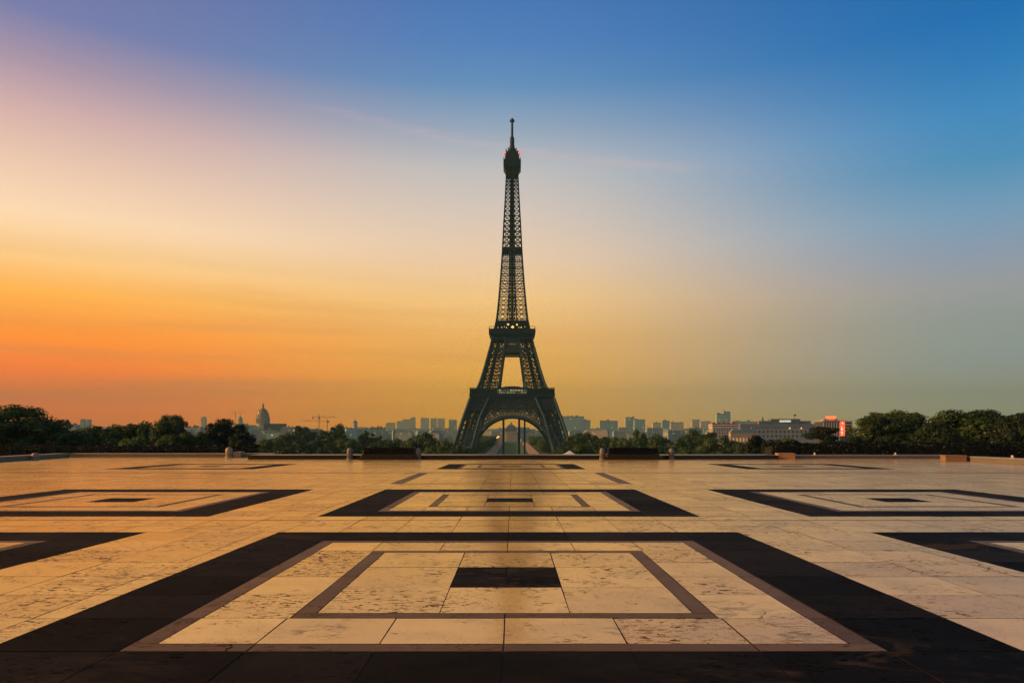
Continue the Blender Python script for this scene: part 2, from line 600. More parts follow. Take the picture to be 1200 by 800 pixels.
def low_wall(name, label, a, b, h, depth, face, cope, ct=.07):
    """low terrace wall from a to b (x, y), thickness away from the viewer"""
    ax, ay = a
    bx_, by = b
    L = sqrt((bx_ - ax) ** 2 + (by - ay) ** 2)
    root = thing(name, label, 'wall', (ax, ay, 0), atan2(by - ay, bx_ - ax))
    z0, z1 = pz(ay), pz(by)
    w = MB()
    w.hexa([(0, 0, z0 - .3), (L, 0, z1 - .3), (L, depth, z1 - .3), (0, depth, z0 - .3)],
           [(0, 0, z0 + h - ct), (L, 0, z1 + h - ct), (L, depth, z1 + h - ct), (0, depth, z0 + h - ct)])
    w.build('wall_face', face, root)
    n = max(1, round(L / 1.8))
    c = MB()
    for i in range(n):
        u0, u1 = L * i / n + .006, L * (i + 1) / n - .006
        e0, e1 = z0 + (z1 - z0) * u0 / L + h, z0 + (z1 - z0) * u1 / L + h
        r = rng.uniform(-.006, .006)
        c.hexa([(u0, -.04, e0 - ct + .002), (u1, -.04, e1 - ct + .002), (u1, depth + .04, e1 - ct + .002), (u0, depth + .04, e0 - ct + .002)],
               [(u0, -.04, e0 + r), (u1, -.04, e1 + r), (u1, depth + .04, e1 + r), (u0, depth + .04, e0 + r)])
    c.build('coping', cope, root)
    return root


WY = 51.6
low_wall('terrace_wall', 'low dark granite terrace wall along the far edge of the plaza in front of the tower', (-19.2, WY), (19.3, WY), .29, 2.6, M_DGRAN, M_DGRAN, .05)
low_wall('terrace_wall', 'pale limestone wall at the back of the plaza in front of the left railing', (-35.6, 57.2), (-19.3, 57.2), .32, .9, M_WALL, M_COPE)
low_wall('terrace_wall', 'pale limestone side wall running forward on the plaza\'s left edge', (-31.3, 38.0), (-35.6, 57.1), .34, .9, M_WALL, M_COPE)
low_wall('terrace_wall', 'grey stone wall in front of the dark right-hand hedge between two ochre blocks', (19.4, 53.0), (32.6, 53.0), .28, .9, mat('grey_limestone', (.12, .11, .095), .7, .3, 1.3, bump=.2), mat('grey_coping', (.2, .18, .15), .5, .3, 1.5))
low_wall('terrace_wall', 'grey-brown stone side wall beyond the ochre block at the plaza\'s far right corner', (30.25, 47.4), (28.9, 30.0), .33, .9, mat('grey_limestone', (.12, .11, .095)), mat('grey_coping', (.2, .18, .15)))


def bollard(label, px, D, w, h, m, group=None):
    r = thing('bollard', label, 'bollard', (Xat(px, D), D, pz(D)), 0, group)
    q = w / 2
    MB().lathe([(q * 1.0, 0), (q * 1.0, h * .66), (q * .97, h * .78), (q * .86, h * .88), (q * .62, h * .96), (q * .25, h)], 20).build('shaft', m, r, True)
    MB().lathe([(q * 1.13, 0), (q * 1.13, .1), (q * 1.03, .12)], 20).build('foot', m, r)
    return r


BG = 'round-topped granite bollards on the plaza edge'
bollard('round-topped granite bollard left of the long black planter on the left', 410, 51.0, .42, .86, M_BOLL, BG)
bollard('round-topped granite bollard right of the long black planter, nearer the tower\'s left leg', 490, 51.0, .44, .82, M_BOLL, BG)
bollard('round-topped granite bollard beside the small ochre block, right of the tower', 706, 51.0, .42, .84, M_BOLL, BG)
bollard('round-topped granite bollard standing alone right of the right-hand black planter', 787, 51.0, .38, .82, M_BOLL, BG)
bollard('thick pale stone bollard at the end of the left railing', 268.5, 56.6, .56, .82, M_COPE)
bollard('squat pale stone bollard against the left side wall, below the big tree', 41.5, 50.2, .48, .5, M_COPE)


def block(label, px0, px1, D, h, d, m, rz=0.0):
    x0, x1 = Xat(px0, D), Xat(px1, D)
    r = thing('stone_block', label, 'stone block', ((x0 + x1) / 2, D, pz(D)), rz)
    w = (x1 - x0) / 2
    MB().box(-w, w, 0, d, 0, h - .075).build('body', m, r, bevel=.015)
    MB().box(-w - .025, w + .025, -.025, d + .025, h - .073, h).build('cap_slab', m, r, bevel=.012)
    return r


block('ochre stone block glowing orange at the near end of the right wall', 912.5, 931.5, 52.0, .43, .9, M_OCHRE, -.10)
block('low ochre stone block at the far right corner of the plaza walls', 1109, 1132, 47.0, .40, .8, mat('dull_ochre_stone', (.20, .12, .06), .75, .35, 2.0, bump=.2), -.16)
block('small pale stone block next to the thick bollard at the left railing\'s end', 273.5, 282, 56.6, .46, .8, M_COPE)
block('small ochre stone block tight beside a bollard at the right-hand planter', 709.6, 713.6, 50.9, .40, .5, M_OCHRE)


def planter(label, px0, px1, D, seed):
    x0, x1 = Xat(px0, D), Xat(px1, D)
    w = (x1 - x0) / 2
    r = thing('long_planter', label, 'planter', ((x0 + x1) / 2, D, pz(D)))
    MB().box(-w - .28, w + .28, -.15, 1.35, 0, .20).build('plinth', M_DGRAN, r, bevel=.01)
    MB().box(-w - .1, w + .1, -.05, 1.2, .202, .40).build('plinth_step', M_DGRAN, r, bevel=.01)
    MB().box(-w + .42, w - .42, .06, 1.0, .402, .76).build('trough', M_BOX, r, bevel=.012)
    for s in (-1, 1):
        e = MB().box(s * w - (.40 if s > 0 else 0), s * w + (0 if s > 0 else .40), .0, 1.1, .402, .86).build('end_block', M_BOX, r, bevel=.012)
    MB().box(-w + .42, w - .42, .03, 1.04, .762, .80).build('rim', M_BOX, r)
    q = random.Random(seed)
    f = MB()
    for i in range(420):
        c = Vector((q.uniform(-w + .5, w - .5), q.uniform(.15, .9), .80 + abs(q.gauss(0, .035))))
        a = q.uniform(0, 6.28)
        u = Vector((cos(a), sin(a), q.uniform(-.4, .6))) * .05
        v = Vector((-sin(a), cos(a), q.uniform(-.2, .8))) * .04
        f.add([c - u, c + v, c + u, c - v], [(0, 1, 2, 3)])
    f.build('planting', M_DLEAF, r)
    return r


M_WHITE = mat('white_enamel', (.70, .66, .58), .5, .15, 6)
for px, D, z0, lab in ((954.5, 53.3, .28, 'tiny white spotlight on the grey wall, nearer the left ochre block'), (1049, 53.3, .28, 'tiny white spotlight on the grey wall, midway between the ochre blocks'),
                       (1186, 42.6, .33, 'tiny white spotlight on the side wall at the plaza\'s far right')):
    r = thing('spotlight', lab, 'spotlight', (Xat(px, D), D, pz(D) + z0), -.4)
    MB().box(-.10, .10, -.08, .08, .004, .03).box(-.02, .02, -.02, .02, .03, .10).build('bracket', M_WHITE, r)
    MB().tube((0, -.08, .12), (0, .08, .13), .06, .045, 12).build('lamp_housing', M_WHITE, r)

# ---------------------------------------------------------------- foliage


def leaf_mat(name, c0, c1, c2, scale=.35):
    m = bpy.data.materials.new(name)
    m.use_nodes = True
    t = NT(m.node_tree)
    m.node_tree.nodes.clear()
    tc = t.n('ShaderNodeTexCoord').outputs['Object']
    at = t.n('ShaderNodeAttribute')
    at.attribute_name = 'leaf'
    f = at.outputs['Fac']
    oi = t.n('ShaderNodeObjectInfo').outputs['Random']
    c = t.ramp(t.m('ADD', t.m('MULTIPLY', f, .6), t.m('MULTIPLY', oi, .4)), [(0.1, c0), (.5, c1), (.9, c2)])
    d = t.n('ShaderNodeBsdfDiffuse')
    t.put(d.inputs[0], c)
    tr = t.n('ShaderNodeBsdfTranslucent')
    t.put(tr.inputs[0], t.mixc(.5, c, (*c2, 1)))
    g = t.n('ShaderNodeBsdfGlossy')
    g.inputs['Roughness'].default_value = .5
    g.inputs[0].default_value = (.6, .6, .6, 1)
    mx = t.n('ShaderNodeMixShader')
    mx.inputs[0].default_value = .28
    t.put(mx.inputs[1], d.outputs[0])
    t.put(mx.inputs[2], tr.outputs[0])
    mg = t.n('ShaderNodeMixShader')
    mg.inputs[0].default_value = .03
    t.put(mg.inputs[1], mx.outputs[0])
    t.put(mg.inputs[2], g.outputs[0])
    o = t.n('ShaderNodeOutputMaterial')
    t.put(o.inputs[0], mg.outputs[0])
    return m


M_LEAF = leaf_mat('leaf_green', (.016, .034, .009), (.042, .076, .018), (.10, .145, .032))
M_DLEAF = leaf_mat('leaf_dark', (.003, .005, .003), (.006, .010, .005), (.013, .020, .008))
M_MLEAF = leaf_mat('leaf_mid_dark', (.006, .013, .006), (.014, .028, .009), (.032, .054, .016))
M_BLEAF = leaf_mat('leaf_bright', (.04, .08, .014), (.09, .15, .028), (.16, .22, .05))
M_BARK = mat('bark', (.035, .028, .02), .9, .4, 2)


def leaf_mesh(name, pts, size, q, m, flat=.5):
    """leaf faces at the given points (position, outward normal)"""
    v, f, tone = [], [], []
    for c, nrm, tn in pts:
        d = (Vector((q.gauss(0, 1), q.gauss(0, 1), q.gauss(0, 1))).normalized() * flat + nrm).normalized()
        a = d.cross(Vector((q.gauss(0, 1), q.gauss(0, 1), q.gauss(0, 1)))).normalized()
        b_ = d.cross(a)
        s = size * q.uniform(.6, 1.4)
        o = len(v)
        v += [tuple(c - a * s), tuple(c + b_ * s * .62 + d * s * .15), tuple(c + a * s), tuple(c - b_ * s * .62 + d * s * .15)]
        f.append((o, o + 1, o + 2, o + 3))
        tone.append(tn)
    me = bpy.data.meshes.new(name)
    me.from_pydata(v, [], f)
    me.materials.append(m)
    ca = me.attributes.new('leaf', 'FLOAT', 'FACE')
    ca.data.foreach_set('value', tone)
    me.update()
    return me


def tree_proto(seed, shape, nleaf, size, m):
    """crown and trunk in a unit box: height 1, crown diameter about 1"""
    q = random.Random(seed)
    clumps = []
    if shape == 'round':
        nl = 64
        for i in range(nl):
            a, e = q.uniform(0, 2 * pi), q.uniform(-.35, 1.0)
            rr = q.uniform(.58, 1.08)
            ce = sqrt(max(0, 1 - e * e))
            clumps.append((Vector((.40 * rr * ce * cos(a), .40 * rr * ce * sin(a), .55 + .36 * rr * e)), q.choice((q.uniform(.035, .07), q.uniform(.07, .14))), q.uniform(.5, .85)))
        for i in range(12):
            clumps.append((Vector((q.uniform(-.2, .2), q.uniform(-.2, .2), q.uniform(.35, .75))), q.uniform(.12, .18), .8))
    elif shape == 'layered':                    # cedar-like plates
        for k in range(30):
            z = q.uniform(.32, .95)
            rmax = .5 * (1 - (z - .3) * .85)
            a, rr = q.uniform(0, 2 * pi), q.uniform(.25, 1) * rmax
            clumps.append((Vector((rr * cos(a), rr * sin(a), z)), q.uniform(.10, .17), .36))
    elif shape == 'conical':
        for k in range(40):
            z = q.uniform(.08, .97)
            rmax = .46 * (1 - z) ** .8
            a, rr = q.uniform(0, 2 * pi), q.uniform(.4, 1) * rmax
            clumps.append((Vector((rr * cos(a), rr * sin(a), z)), .03 + .1 * (1 - z) * q.uniform(.7, 1.2), .9))
    elif shape == 'shrub':
        for k in range(26):
            a, e, rr = q.uniform(0, 2 * pi), q.uniform(0, 1), q.uniform(.5, 1)
            ce = sqrt(1 - e * e)
            clumps.append((Vector((.42 * rr * ce * cos(a), .42 * rr * ce * sin(a), .12 + .74 * rr * e)), q.uniform(.10, .18), .8))
    pts = []
    tot = sum(c[1] ** 2 for c in clumps)
    for c, r, sq in clumps:
        k = max(8, int(nleaf * r * r / tot))
        cb = q.uniform(.1, .75)
        for i in range(k):
            d = Vector((q.gauss(0, 1), q.gauss(0, 1), q.gauss(0, 1))).normalized()
            rad = r * (1 - .75 * q.random() ** 2.2) * q.uniform(.85, 1.15)
            pts.append((c + Vector((d.x * rad, d.y * rad, d.z * rad * sq)), (d + Vector((0, 0, .5))).normalized(), min(1, max(0, cb + q.uniform(-.25, .3)))))
    crown = leaf_mesh('crown', pts, size, q, m)
    tb_ = MB()
    if shape != 'shrub':
        top = .62 if shape != 'conical' else .9
        p = Vector((0, 0, 0))
        prev_r = .035
        for k in range(5):
            n_ = Vector((q.uniform(-.015, .015), q.uniform(-.015, .015), top * (k + 1) / 5))
            tb_.tube(p, n_, prev_r, prev_r * .82, 8)
            p, prev_r = n_, prev_r * .82
        if shape != 'conical':
            for c, r, sq in clumps[::3]:
                st = Vector((0, 0, q.uniform(.22, .5)))
                mid = st.lerp(c, .55) + Vector((0, 0, -.03))
                tb_.tube(st, mid, .014, .009, 6)
                tb_.tube(mid, c, .009, .003, 5)
    else:
        for k in range(5):
            a = q.uniform(0, 6.28)
            tb_.tube((0, 0, 0), (.22 * cos(a), .22 * sin(a), .5), .012, .005, 5)
    trunk = tb_.mesh('trunk', M_BARK)
    return crown, trunk


PROTO = {}


def proto(key, *a):
    if key not in PROTO: PROTO[key] = tree_proto(*a)
    return PROTO[key]


for i in range(4): proto(('near', i), 11 + i, 'round', 26000, .016, M_LEAF)
for i in range(3): proto(('mid', i), 31 + i, 'round', 9000, .024, M_LEAF)
proto(('cedar', 0), 51, 'layered', 15000, .016, M_MLEAF)
proto(('dark', 0), 53, 'round', 22000, .016, M_MLEAF)
proto(('dark', 1), 54, 'round', 22000, .016, M_MLEAF)
proto(('cone', 0), 61, 'conical', 12000, .018, M_BLEAF)
proto(('shrub', 0), 71, 'shrub', 7000, .03, M_DLEAF)
proto(('shrub', 1), 72, 'shrub', 7000, .03, M_LEAF)
proto(('bright', 0), 73, 'shrub', 7000, .03, M_BLEAF)


def plant(key, label, px, top, wpx, D, group=None, name='tree', cat='tree', base=None, rz=None):
    """a tree or shrub whose top shows at row top and whose crown is wpx wide"""
    x = Xat(px, D)
    zb = terrain_z(x, D) - .15 if base is None else base
    h = (Zat(top, D) - zb) / .97
    w = wpx / F * D / .84
    r = thing(name, label, cat, (x, D, zb), rng.uniform(0, 6.28) if rz is None else rz, group)
    r.scale = (w, w, h)
    cr_, tr_ = PROTO[key]
    o = bpy.data.objects.new('crown', cr_)
    COL.objects.link(o)
    o.parent = r
    o2 = bpy.data.objects.new('trunk', tr_)
    COL.objects.link(o2)
    o2.parent = r
    return r


planter('long black planter box on a stepped dark plinth, left of the tower', 426, 485, 50.7, 1)
planter('long black planter box on a stepped dark plinth, right of the tower', 714, 771, 50.7, 2)

# ---- near trees on the left
plant(('near', 0), 'largest broad green tree at the far left, its crown cut by the frame', 20, 478.5, 118, 96)
plant(('near', 1), 'dark broad tree low behind the big tree at the far left', 62, 497, 50, 120)
plant(('near', 1), 'rounded green tree between the big left tree and the tall pale-edged one', 112, 497, 66, 118)
plant(('near', 2), 'broad green tree behind the bright conical tree', 150, 491.5, 62, 125)
plant(('near', 3), 'tallest bushy tree of the left clump, right of the bright conical tree', 200, 484.5, 50, 112)
plant(('cone', 0), 'bright yellow-green conical tree in front of darker left trees', 165, 499, 32, 92)
plant(('bright', 0), 'bright green spreading shrub around the foot of the conical tree', 162, 510, 62, 88, name='shrub', cat='shrub')
plant(('near', 2), 'green tree low in front of the tallest left tree', 205, 505, 50, 98)
plant(('near', 0), 'small green tree in front of the grey houses, left of the dark dome-side tree', 236, 508, 34, 100)
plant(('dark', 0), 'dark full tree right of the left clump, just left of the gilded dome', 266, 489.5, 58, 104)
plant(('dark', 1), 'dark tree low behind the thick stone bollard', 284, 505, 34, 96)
plant(('near', 3), 'dull green tree low at the left clump\'s centre', 92, 508, 48, 98)
# ---- near trees on the right
plant(('near', 2), 'large broad tree at right with a high rounded top, beside the red-signed building', 1046, 477.5, 104, 112)
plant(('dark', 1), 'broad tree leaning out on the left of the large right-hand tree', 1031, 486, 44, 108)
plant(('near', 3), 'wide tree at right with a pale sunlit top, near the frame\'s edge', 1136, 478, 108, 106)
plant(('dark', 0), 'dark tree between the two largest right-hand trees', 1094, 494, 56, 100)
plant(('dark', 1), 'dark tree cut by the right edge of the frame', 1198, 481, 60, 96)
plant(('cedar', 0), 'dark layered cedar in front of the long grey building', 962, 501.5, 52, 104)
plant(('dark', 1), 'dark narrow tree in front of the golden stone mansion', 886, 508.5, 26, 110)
plant(('near', 2), 'mid-green rounded tree left of the layered cedar', 918, 511, 44, 112)
plant(('dark', 0), 'small dark tree just right of the narrow dark one', 902, 514, 24, 104)
plant(('dark', 1), 'dark tree low under the red-signed building', 1002, 509.5, 30, 96)
plant(('bright', 0), 'bright green shrub low under the right-hand trees', 1086, 514, 32, 84, name='shrub', cat='shrub')
plant(('bright', 0), 'small bright green shrub below the leaning right tree', 1030, 518, 24, 80, name='shrub', cat='shrub')
plant(('shrub', 1), 'green shrub under the pale-topped tree at right', 1125, 517, 34, 82, name='shrub', cat='shrub')
# ---- low shrubs right behind the far terrace wall
for lab, px, top, w, k in (('dark shrub behind the terrace wall, just right of the pale end block', 308, 522.5, 34, 0), ('dark shrub below the gilded dome, second from the left bollard', 333, 524, 30, 0),
                           ('dull green shrub behind the wall, left of the left-hand planter', 358, 523.5, 26, 1), ('dark rounded shrub behind the wall, right of the lone bollard', 812, 524.5, 26, 0),
                           ('wide dull green shrub behind the wall below the golden mansion', 850, 522, 46, 1), ('dark shrub behind the wall at the foot of the narrow dark tree', 888, 521, 40, 0)):
    plant(('shrub', k), lab, px, top, w, 66, name='shrub', cat='shrub', base=-3.2)

# ---- hazy belt of trees between the terrace and the city
GL, GR = 'hazy tree belt left of the tower', 'hazy tree belt right of the tower'
LL = 'rounded haze-dulled tree of the mid-distance belt left of the tower'
LR = 'rounded haze-dulled tree of the mid-distance belt right of the tower'
belt = [  # px, top, width, distance, special label
    (322, 511, 40, 330, None), (345, 515, 60, 300, 'broad low tree spreading below the crane, in front of the belt'), (356, 496.5, 36, 420, 'tall round tree under the crane, left one of a pair'),
    (337, 505, 30, 400, None), (391, 497, 40, 420, 'tall round tree under the crane, right one of a pair'), (375, 510, 50, 340, None), (407, 511, 40, 330, None), (433, 505, 34, 430, 'lone round tree between the crane and the left skyline towers'),
    (418, 516, 44, 260, None), (452, 513, 44, 300, None), (470, 514, 40, 330, None), (500, 504, 40, 360, 'dark domed tree standing above the right-hand bollard of the left planter'), (486, 510, 34, 320, None), (520, 515, 40, 300, None),
    (532, 518, 30, 280, 'low dark tree at the foot of the tower\'s left leg'), (545, 521, 30, 300, None), (310, 518, 40, 220, None), (388, 519, 44, 230, None), (440, 521, 50, 210, None), (510, 521, 44, 230, None),
    (660, 519, 40, 300, 'low dark tree at the foot of the tower\'s right leg'), (684, 504.5, 40, 380, 'dark tree below the big teal slab building'), (672, 512, 34, 330, None), (706, 508, 44, 370, None), (725, 510, 34, 350, None),
    (749, 503.5, 34, 380, 'dark tree below the teal twin blocks'), (738, 512, 36, 320, None), (771, 507, 32, 370, None), (790, 514, 44, 300, None), (818, 500.5, 44, 400, 'hazy high tree left of the golden stone mansion'), (808, 508, 36, 340, None),
    (846, 511, 50, 300, None), (832, 516, 50, 240, None), (700, 518, 50, 230, None), (760, 519, 54, 230, None), (866, 517, 40, 220, None), (680, 522, 50, 180, None), (800, 522, 50, 190, None)]
for i, (px, top, w, D, lab) in enumerate(belt):
    side = px < 600
    plant((('mid', i % 3) if D > 250 else ('near', i % 4)), lab or (LL if side else LR), px, top, w, D, GL if side else GR)

# ---- hedges behind the walls


def hedge(label, x0, x1, y0, y1, z0, z1, seed, m, n):
    q = random.Random(seed)
    r = thing('hedge', label, 'hedge', ((x0 + x1) / 2, (y0 + y1) / 2, z0))
    w, d, h = (x1 - x0) / 2, (y1 - y0) / 2, z1 - z0
    pts = []
    for i in range(n):
        k = q.random()
        if k < .5: c, nr = Vector((q.uniform(-w, w), -d, q.uniform(.05, h))), Vector((0, -1, .2))
        elif k < .85: c, nr = Vector((q.uniform(-w, w), q.uniform(-d, d), h)), Vector((0, 0, 1))
        else: c, nr = Vector((q.uniform(-w, w), q.uniform(-d, d), q.uniform(0, h))), Vector((0, -.5, .5))
        wob = .10 * sin(c.x * 1.7 + seed) + .07 * sin(c.x * 4.3)
        c += Vector((q.gauss(0, .05), q.gauss(0, .07), q.gauss(0, .05) + wob * (c.z / h)))
        pts.append((c, nr, q.uniform(.1, .9)))
    o = bpy.data.objects.new('foliage', leaf_mesh('hedge_leaves', pts, .085, q, m, .9))
    COL.objects.link(o)
    o.parent = r
    core = MB().box(-w + .12, w - .12, -d + .15, d - .15, 0, h - .15).build('branches', mat('twig_core', (.006, .007, .004), 1, .3, 4), r)
    return r


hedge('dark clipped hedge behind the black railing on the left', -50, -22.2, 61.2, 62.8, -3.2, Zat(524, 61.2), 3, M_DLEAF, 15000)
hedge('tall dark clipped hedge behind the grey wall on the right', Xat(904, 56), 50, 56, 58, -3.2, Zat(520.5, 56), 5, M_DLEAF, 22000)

# ---- railing
rl = thing('iron_railing', 'long black iron railing with close posts behind the pale left wall', 'railing', (-50, 60.2, pz(58)))
RLEN = 50 + Xat(272, 60.2)
RB_, RT_ = -.2, Zat(522.8, 60.2) - pz(58)
MB().box(0, RLEN, -.035, .035, RT_ - .06, RT_).build('top_rail', M_IRON, rl)
MB().box(0, RLEN, -.03, .03, .10, .15).build('bottom_rail', M_IRON, rl)
pm_ = MB().box(-.05, .05, -.05, .05, -.6, RT_ + .03).mesh('post', M_IRON)
bm_ = MB()
npost = int(RLEN / 1.25)
for i in range(npost + 1):
    o = bpy.data.objects.new('post', pm_)
    COL.objects.link(o)
    o.parent, o.location = rl, (RLEN * i / npost, 0, 0)
    for k in range(1, 9):
        if i < npost:
            xx = RLEN * (i + k / 9) / npost
            bm_.box(xx - .012, xx + .012, -.012, .012, .15, RT_ - .06)
bm_.build('bars', M_IRON, rl)

D = 110
tp_ = thing('garden_tent', 'small white pointed tent roof just behind the terrace wall, right of the tower\'s foot', 'tent', (Xat(667.5, D), D, terrain_z(Xat(667.5, D), D)))
zt, hw = Zat(527.6, D) - terrain_z(Xat(667.5, D), D), 1.35
MB().add([(-hw, -hw, zt - .75), (hw, -hw, zt - .75), (hw, hw, zt - .75), (-hw, hw, zt - .75), (0, 0, zt), (-hw * .4, -hw * .4, zt - .42), (hw * .4, -hw * .4, zt - .42), (hw * .4, hw * .4, zt - .42), (-hw * .4, hw * .4, zt - .42)],
         [(0, 1, 6, 5), (1, 2, 7, 6), (2, 3, 8, 7), (3, 0, 5, 8), (5, 6, 4), (6, 7, 4), (7, 8, 4), (8, 5, 4), (3, 2, 1, 0)]).build('canopy', M_WHITE, tp_)
for sx in (-1, 1):
    for sy in (-1, 1): MB().box(sx * hw * .95 - .03, sx * hw * .95 + .03, sy * hw * .95 - .03, sy * hw * .95 + .03, 0, zt - .76).build('pole', M_WHITE, tp_)

# ---------------------------------------------------------------- the park axis under the arch
TD = 666.0                                     # distance of the tower
M_LAWN = mat('lawn', (.10, .17, .04), .95, .3, .08, spec=.1)
M_SAND = mat('sand_path', (.42, .31, .19), .95, .2, .05, spec=.1)
g0 = GZ + .02
struct(MB().add([(-15, 520, g0 + .01), (15, 520, g0 + .01), (16, 1440, g0 + .01), (-16, 1440, g0 + .01)], [(0, 1, 2, 3)]).build('lawn', M_LAWN))
for s in (-1, 1):
    a_, b_ = (17, 29) if s > 0 else (-29, -17)
    struct(MB().add([(a_, 520, g0), (b_, 520, g0), (b_, 1440, g0), (a_, 1440, g0)], [(0, 1, 2, 3)]).build('gravel_path', M_SAND))
pts_q = random.Random(8)


def clip_proto():
    pts = []
    for i in range(2600):
        k = pts_q.random()
        if k < .4: c, nr = Vector((pts_q.uniform(-.5, .5), pts_q.choice((-.5, .5)), pts_q.uniform(.28, 1))), Vector((0, -1, .2))
        elif k < .7: c, nr = Vector((pts_q.choice((-.5, .5)), pts_q.uniform(-.5, .5), pts_q.uniform(.28, 1))), Vector((1, 0, .2))
        else: c, nr = Vector((pts_q.uniform(-.5, .5), pts_q.uniform(-.5, .5), 1)), Vector((0, 0, 1))
        c += Vector((pts_q.gauss(0, .03), pts_q.gauss(0, .03), pts_q.gauss(0, .03)))
        pts.append((c, nr, pts_q.random()))
    return leaf_mesh('crown', pts, .045, pts_q, M_LEAF, .8), MB().tube((0, 0, 0), (0, 0, .6), .04, .03, 6).mesh('trunk', M_BARK)


PROTO['clip'] = clip_proto()
for s, side in ((-1, 'left'), (1, 'right')):
    for k in range(11):
        D = 735 + k * 62
        r = thing('clipped_tree', 'box-clipped tree of the long row lining the lawn under the arch, %s row' % side, 'tree', (s * 47, D, GZ), 0, 'clipped trees on the %s of the lawn' % side)
        r.scale = (30, 60, 12.5 + pts_q.uniform(-.6, .6))
        for nm, me_ in zip(('crown', 'trunk'), PROTO['clip']):
            o = bpy.data.objects.new(nm, me_)
            COL.objects.link(o)
            o.parent = r
# fuller trees outside the clipped rows, filling the arch's lower corners
for i, (px, top, w, D, lab) in enumerate(((566, 515, 26, 900, 'dark round tree seen inside the arch at its left spring'), (634, 513, 26, 900, 'dark round tree seen inside the arch at its right spring'),
                                          (558, 522, 18, 700, 'low dark tree just inside the tower\'s left foot'), (642, 521, 18, 700, 'low dark tree just inside the tower\'s right foot'))):
    plant(('mid', i % 3), lab, px, top, w, D)

# ---------------------------------------------------------------- the iron tower
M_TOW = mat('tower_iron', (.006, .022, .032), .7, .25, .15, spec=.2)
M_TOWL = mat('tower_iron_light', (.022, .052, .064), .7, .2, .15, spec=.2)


def interp(tab, z):
    for (a, va), (b_, vb) in zip(tab, tab[1:]):
        if z <= b_: return va + (vb - va) * (z - a) / (b_ - a)
    return tab[-1][1]


OUT = [(0, 54.2), (19, 48.4), (36, 43.0), (54, 37.0), (64, 30.2), (80, 25.4), (100, 20.2), (112, 17.6), (126, 14.6), (138, 13.2), (151, 12.0), (170, 10.5), (193, 9.0), (219, 7.7), (240, 6.5), (257, 5.7), (270, 5.2)]
INN = [(0, 38.0), (19, 33.0), (36, 28.5), (54, 20.5), (64, 11.9), (80, 9.8), (96, 7.5), (112, 6.2), (126, 4.4), (151, 3.2), (193, 1.4), (200, 1.2)]
tower = thing('iron_lattice_tower', 'tall dark iron lattice tower with arched base rising alone at the plaza\'s centre', 'tower', (Xat(600.2, TD), TD, GZ))


def panel(mb, p00, p10, p01, p11, t, n=1, mid=False):
    """X-braced panel between two chords; p0x bottom, p1x top"""
    for i in range(n):
        a0, a1 = p00.lerp(p01, i / n), p10.lerp(p11, i / n)
        b0, b1 = p00.lerp(p01, (i + 1) / n), p10.lerp(p11, (i + 1) / n)
        mb.bar(a0, b1, t)
        mb.bar(a1, b0, t)
        mb.bar(b0, b1, t)
        if mid:
            mb.bar(a0.lerp(b0, .5), a0.lerp(a1, .5), t * .8)
            mb.bar(a0.lerp(a1, .5), a1.lerp(b1, .5), t * .8)
            mb.bar(a1.lerp(b1, .5), b0.lerp(b1, .5), t * .8)
            mb.bar(b0.lerp(b1, .5), a0.lerp(b0, .5), t * .8)


def leg_mesh(sx, sy, levels, tc_, tb_, ti_, diaph=True):
    mb = MB()
    for z0, z1 in zip(levels, levels[1:]):
        def C(z):
            o, i = interp(OUT, z), interp(INN, z)
            return [Vector((sx * a, sy * b_, z)) for a, b_ in ((i, i), (o, i), (o, o), (i, o))]
        A, B = C(z0), C(z1)
        for k in range(4):
            mb.bar(A[k], B[k], tc_, 1)
            outer = k in (1, 2)
            if not outer and not diaph:
                mb.bar(B[k], B[(k + 1) % 4], ti_)
                continue
            panel(mb, A[k], A[(k + 1) % 4], B[k], B[(k + 1) % 4], tb_ if outer else ti_, 1, outer)
        if diaph:
            mb.bar(B[0], B[2], ti_)
            mb.bar(B[1], B[3], ti_)
    return mb


lv0 = [0, 9.5, 19, 28, 37, 46, 54]
lv1 = [62, 68.5, 75, 81.5, 88, 94.5, 101, 110]
for sx in (-1, 1):
    for sy in (-1, 1):
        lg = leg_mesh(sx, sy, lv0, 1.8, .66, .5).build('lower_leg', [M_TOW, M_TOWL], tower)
        # lift track that climbs inside each leg
        o0, o1 = (interp(OUT, 0) + interp(INN, 0)) / 2, (interp(OUT, 54) + interp(INN, 54)) / 2
        MB().bar((sx * o0, sy * o0, 0), (sx * o1, sy * o1, 54), 2.6).build('lift_track', M_TOW, lg)
        foot = MB()
        a_, b_ = interp(INN, 0), interp(OUT, 0)
        foot.box(min(sx * a_, sx * b_) - 1.5, max(sx * a_, sx * b_) + 1.5, min(sy * a_, sy * b_) - 1.5, max(sy * a_, sy * b_) + 1.5, -.5, 2.2)
        foot.build('masonry_foot', M_WALL, lg)
        lg = leg_mesh(sx, sy, lv1, 1.4, .54, .42).build('upper_leg', [M_TOW, M_TOWL], tower)
        o0, o1 = (interp(OUT, 62) + interp(INN, 62)) / 2, (interp(OUT, 110) + interp(INN, 110)) / 2
        MB().bar((sx * o0, sy * o0, 62), (sx * o1, sy * o1, 110), 1.7).build('lift_track', M_TOW, lg)

# arches, spandrels and girders of the four faces
def face_pt(k, x, z, off=0.0):
    o = interp(OUT, z) + off
    return (Vector((x, -o, z)), Vector((o, x, z)), Vector((-x, o, z)), Vector((-o, -x, z)))[k]


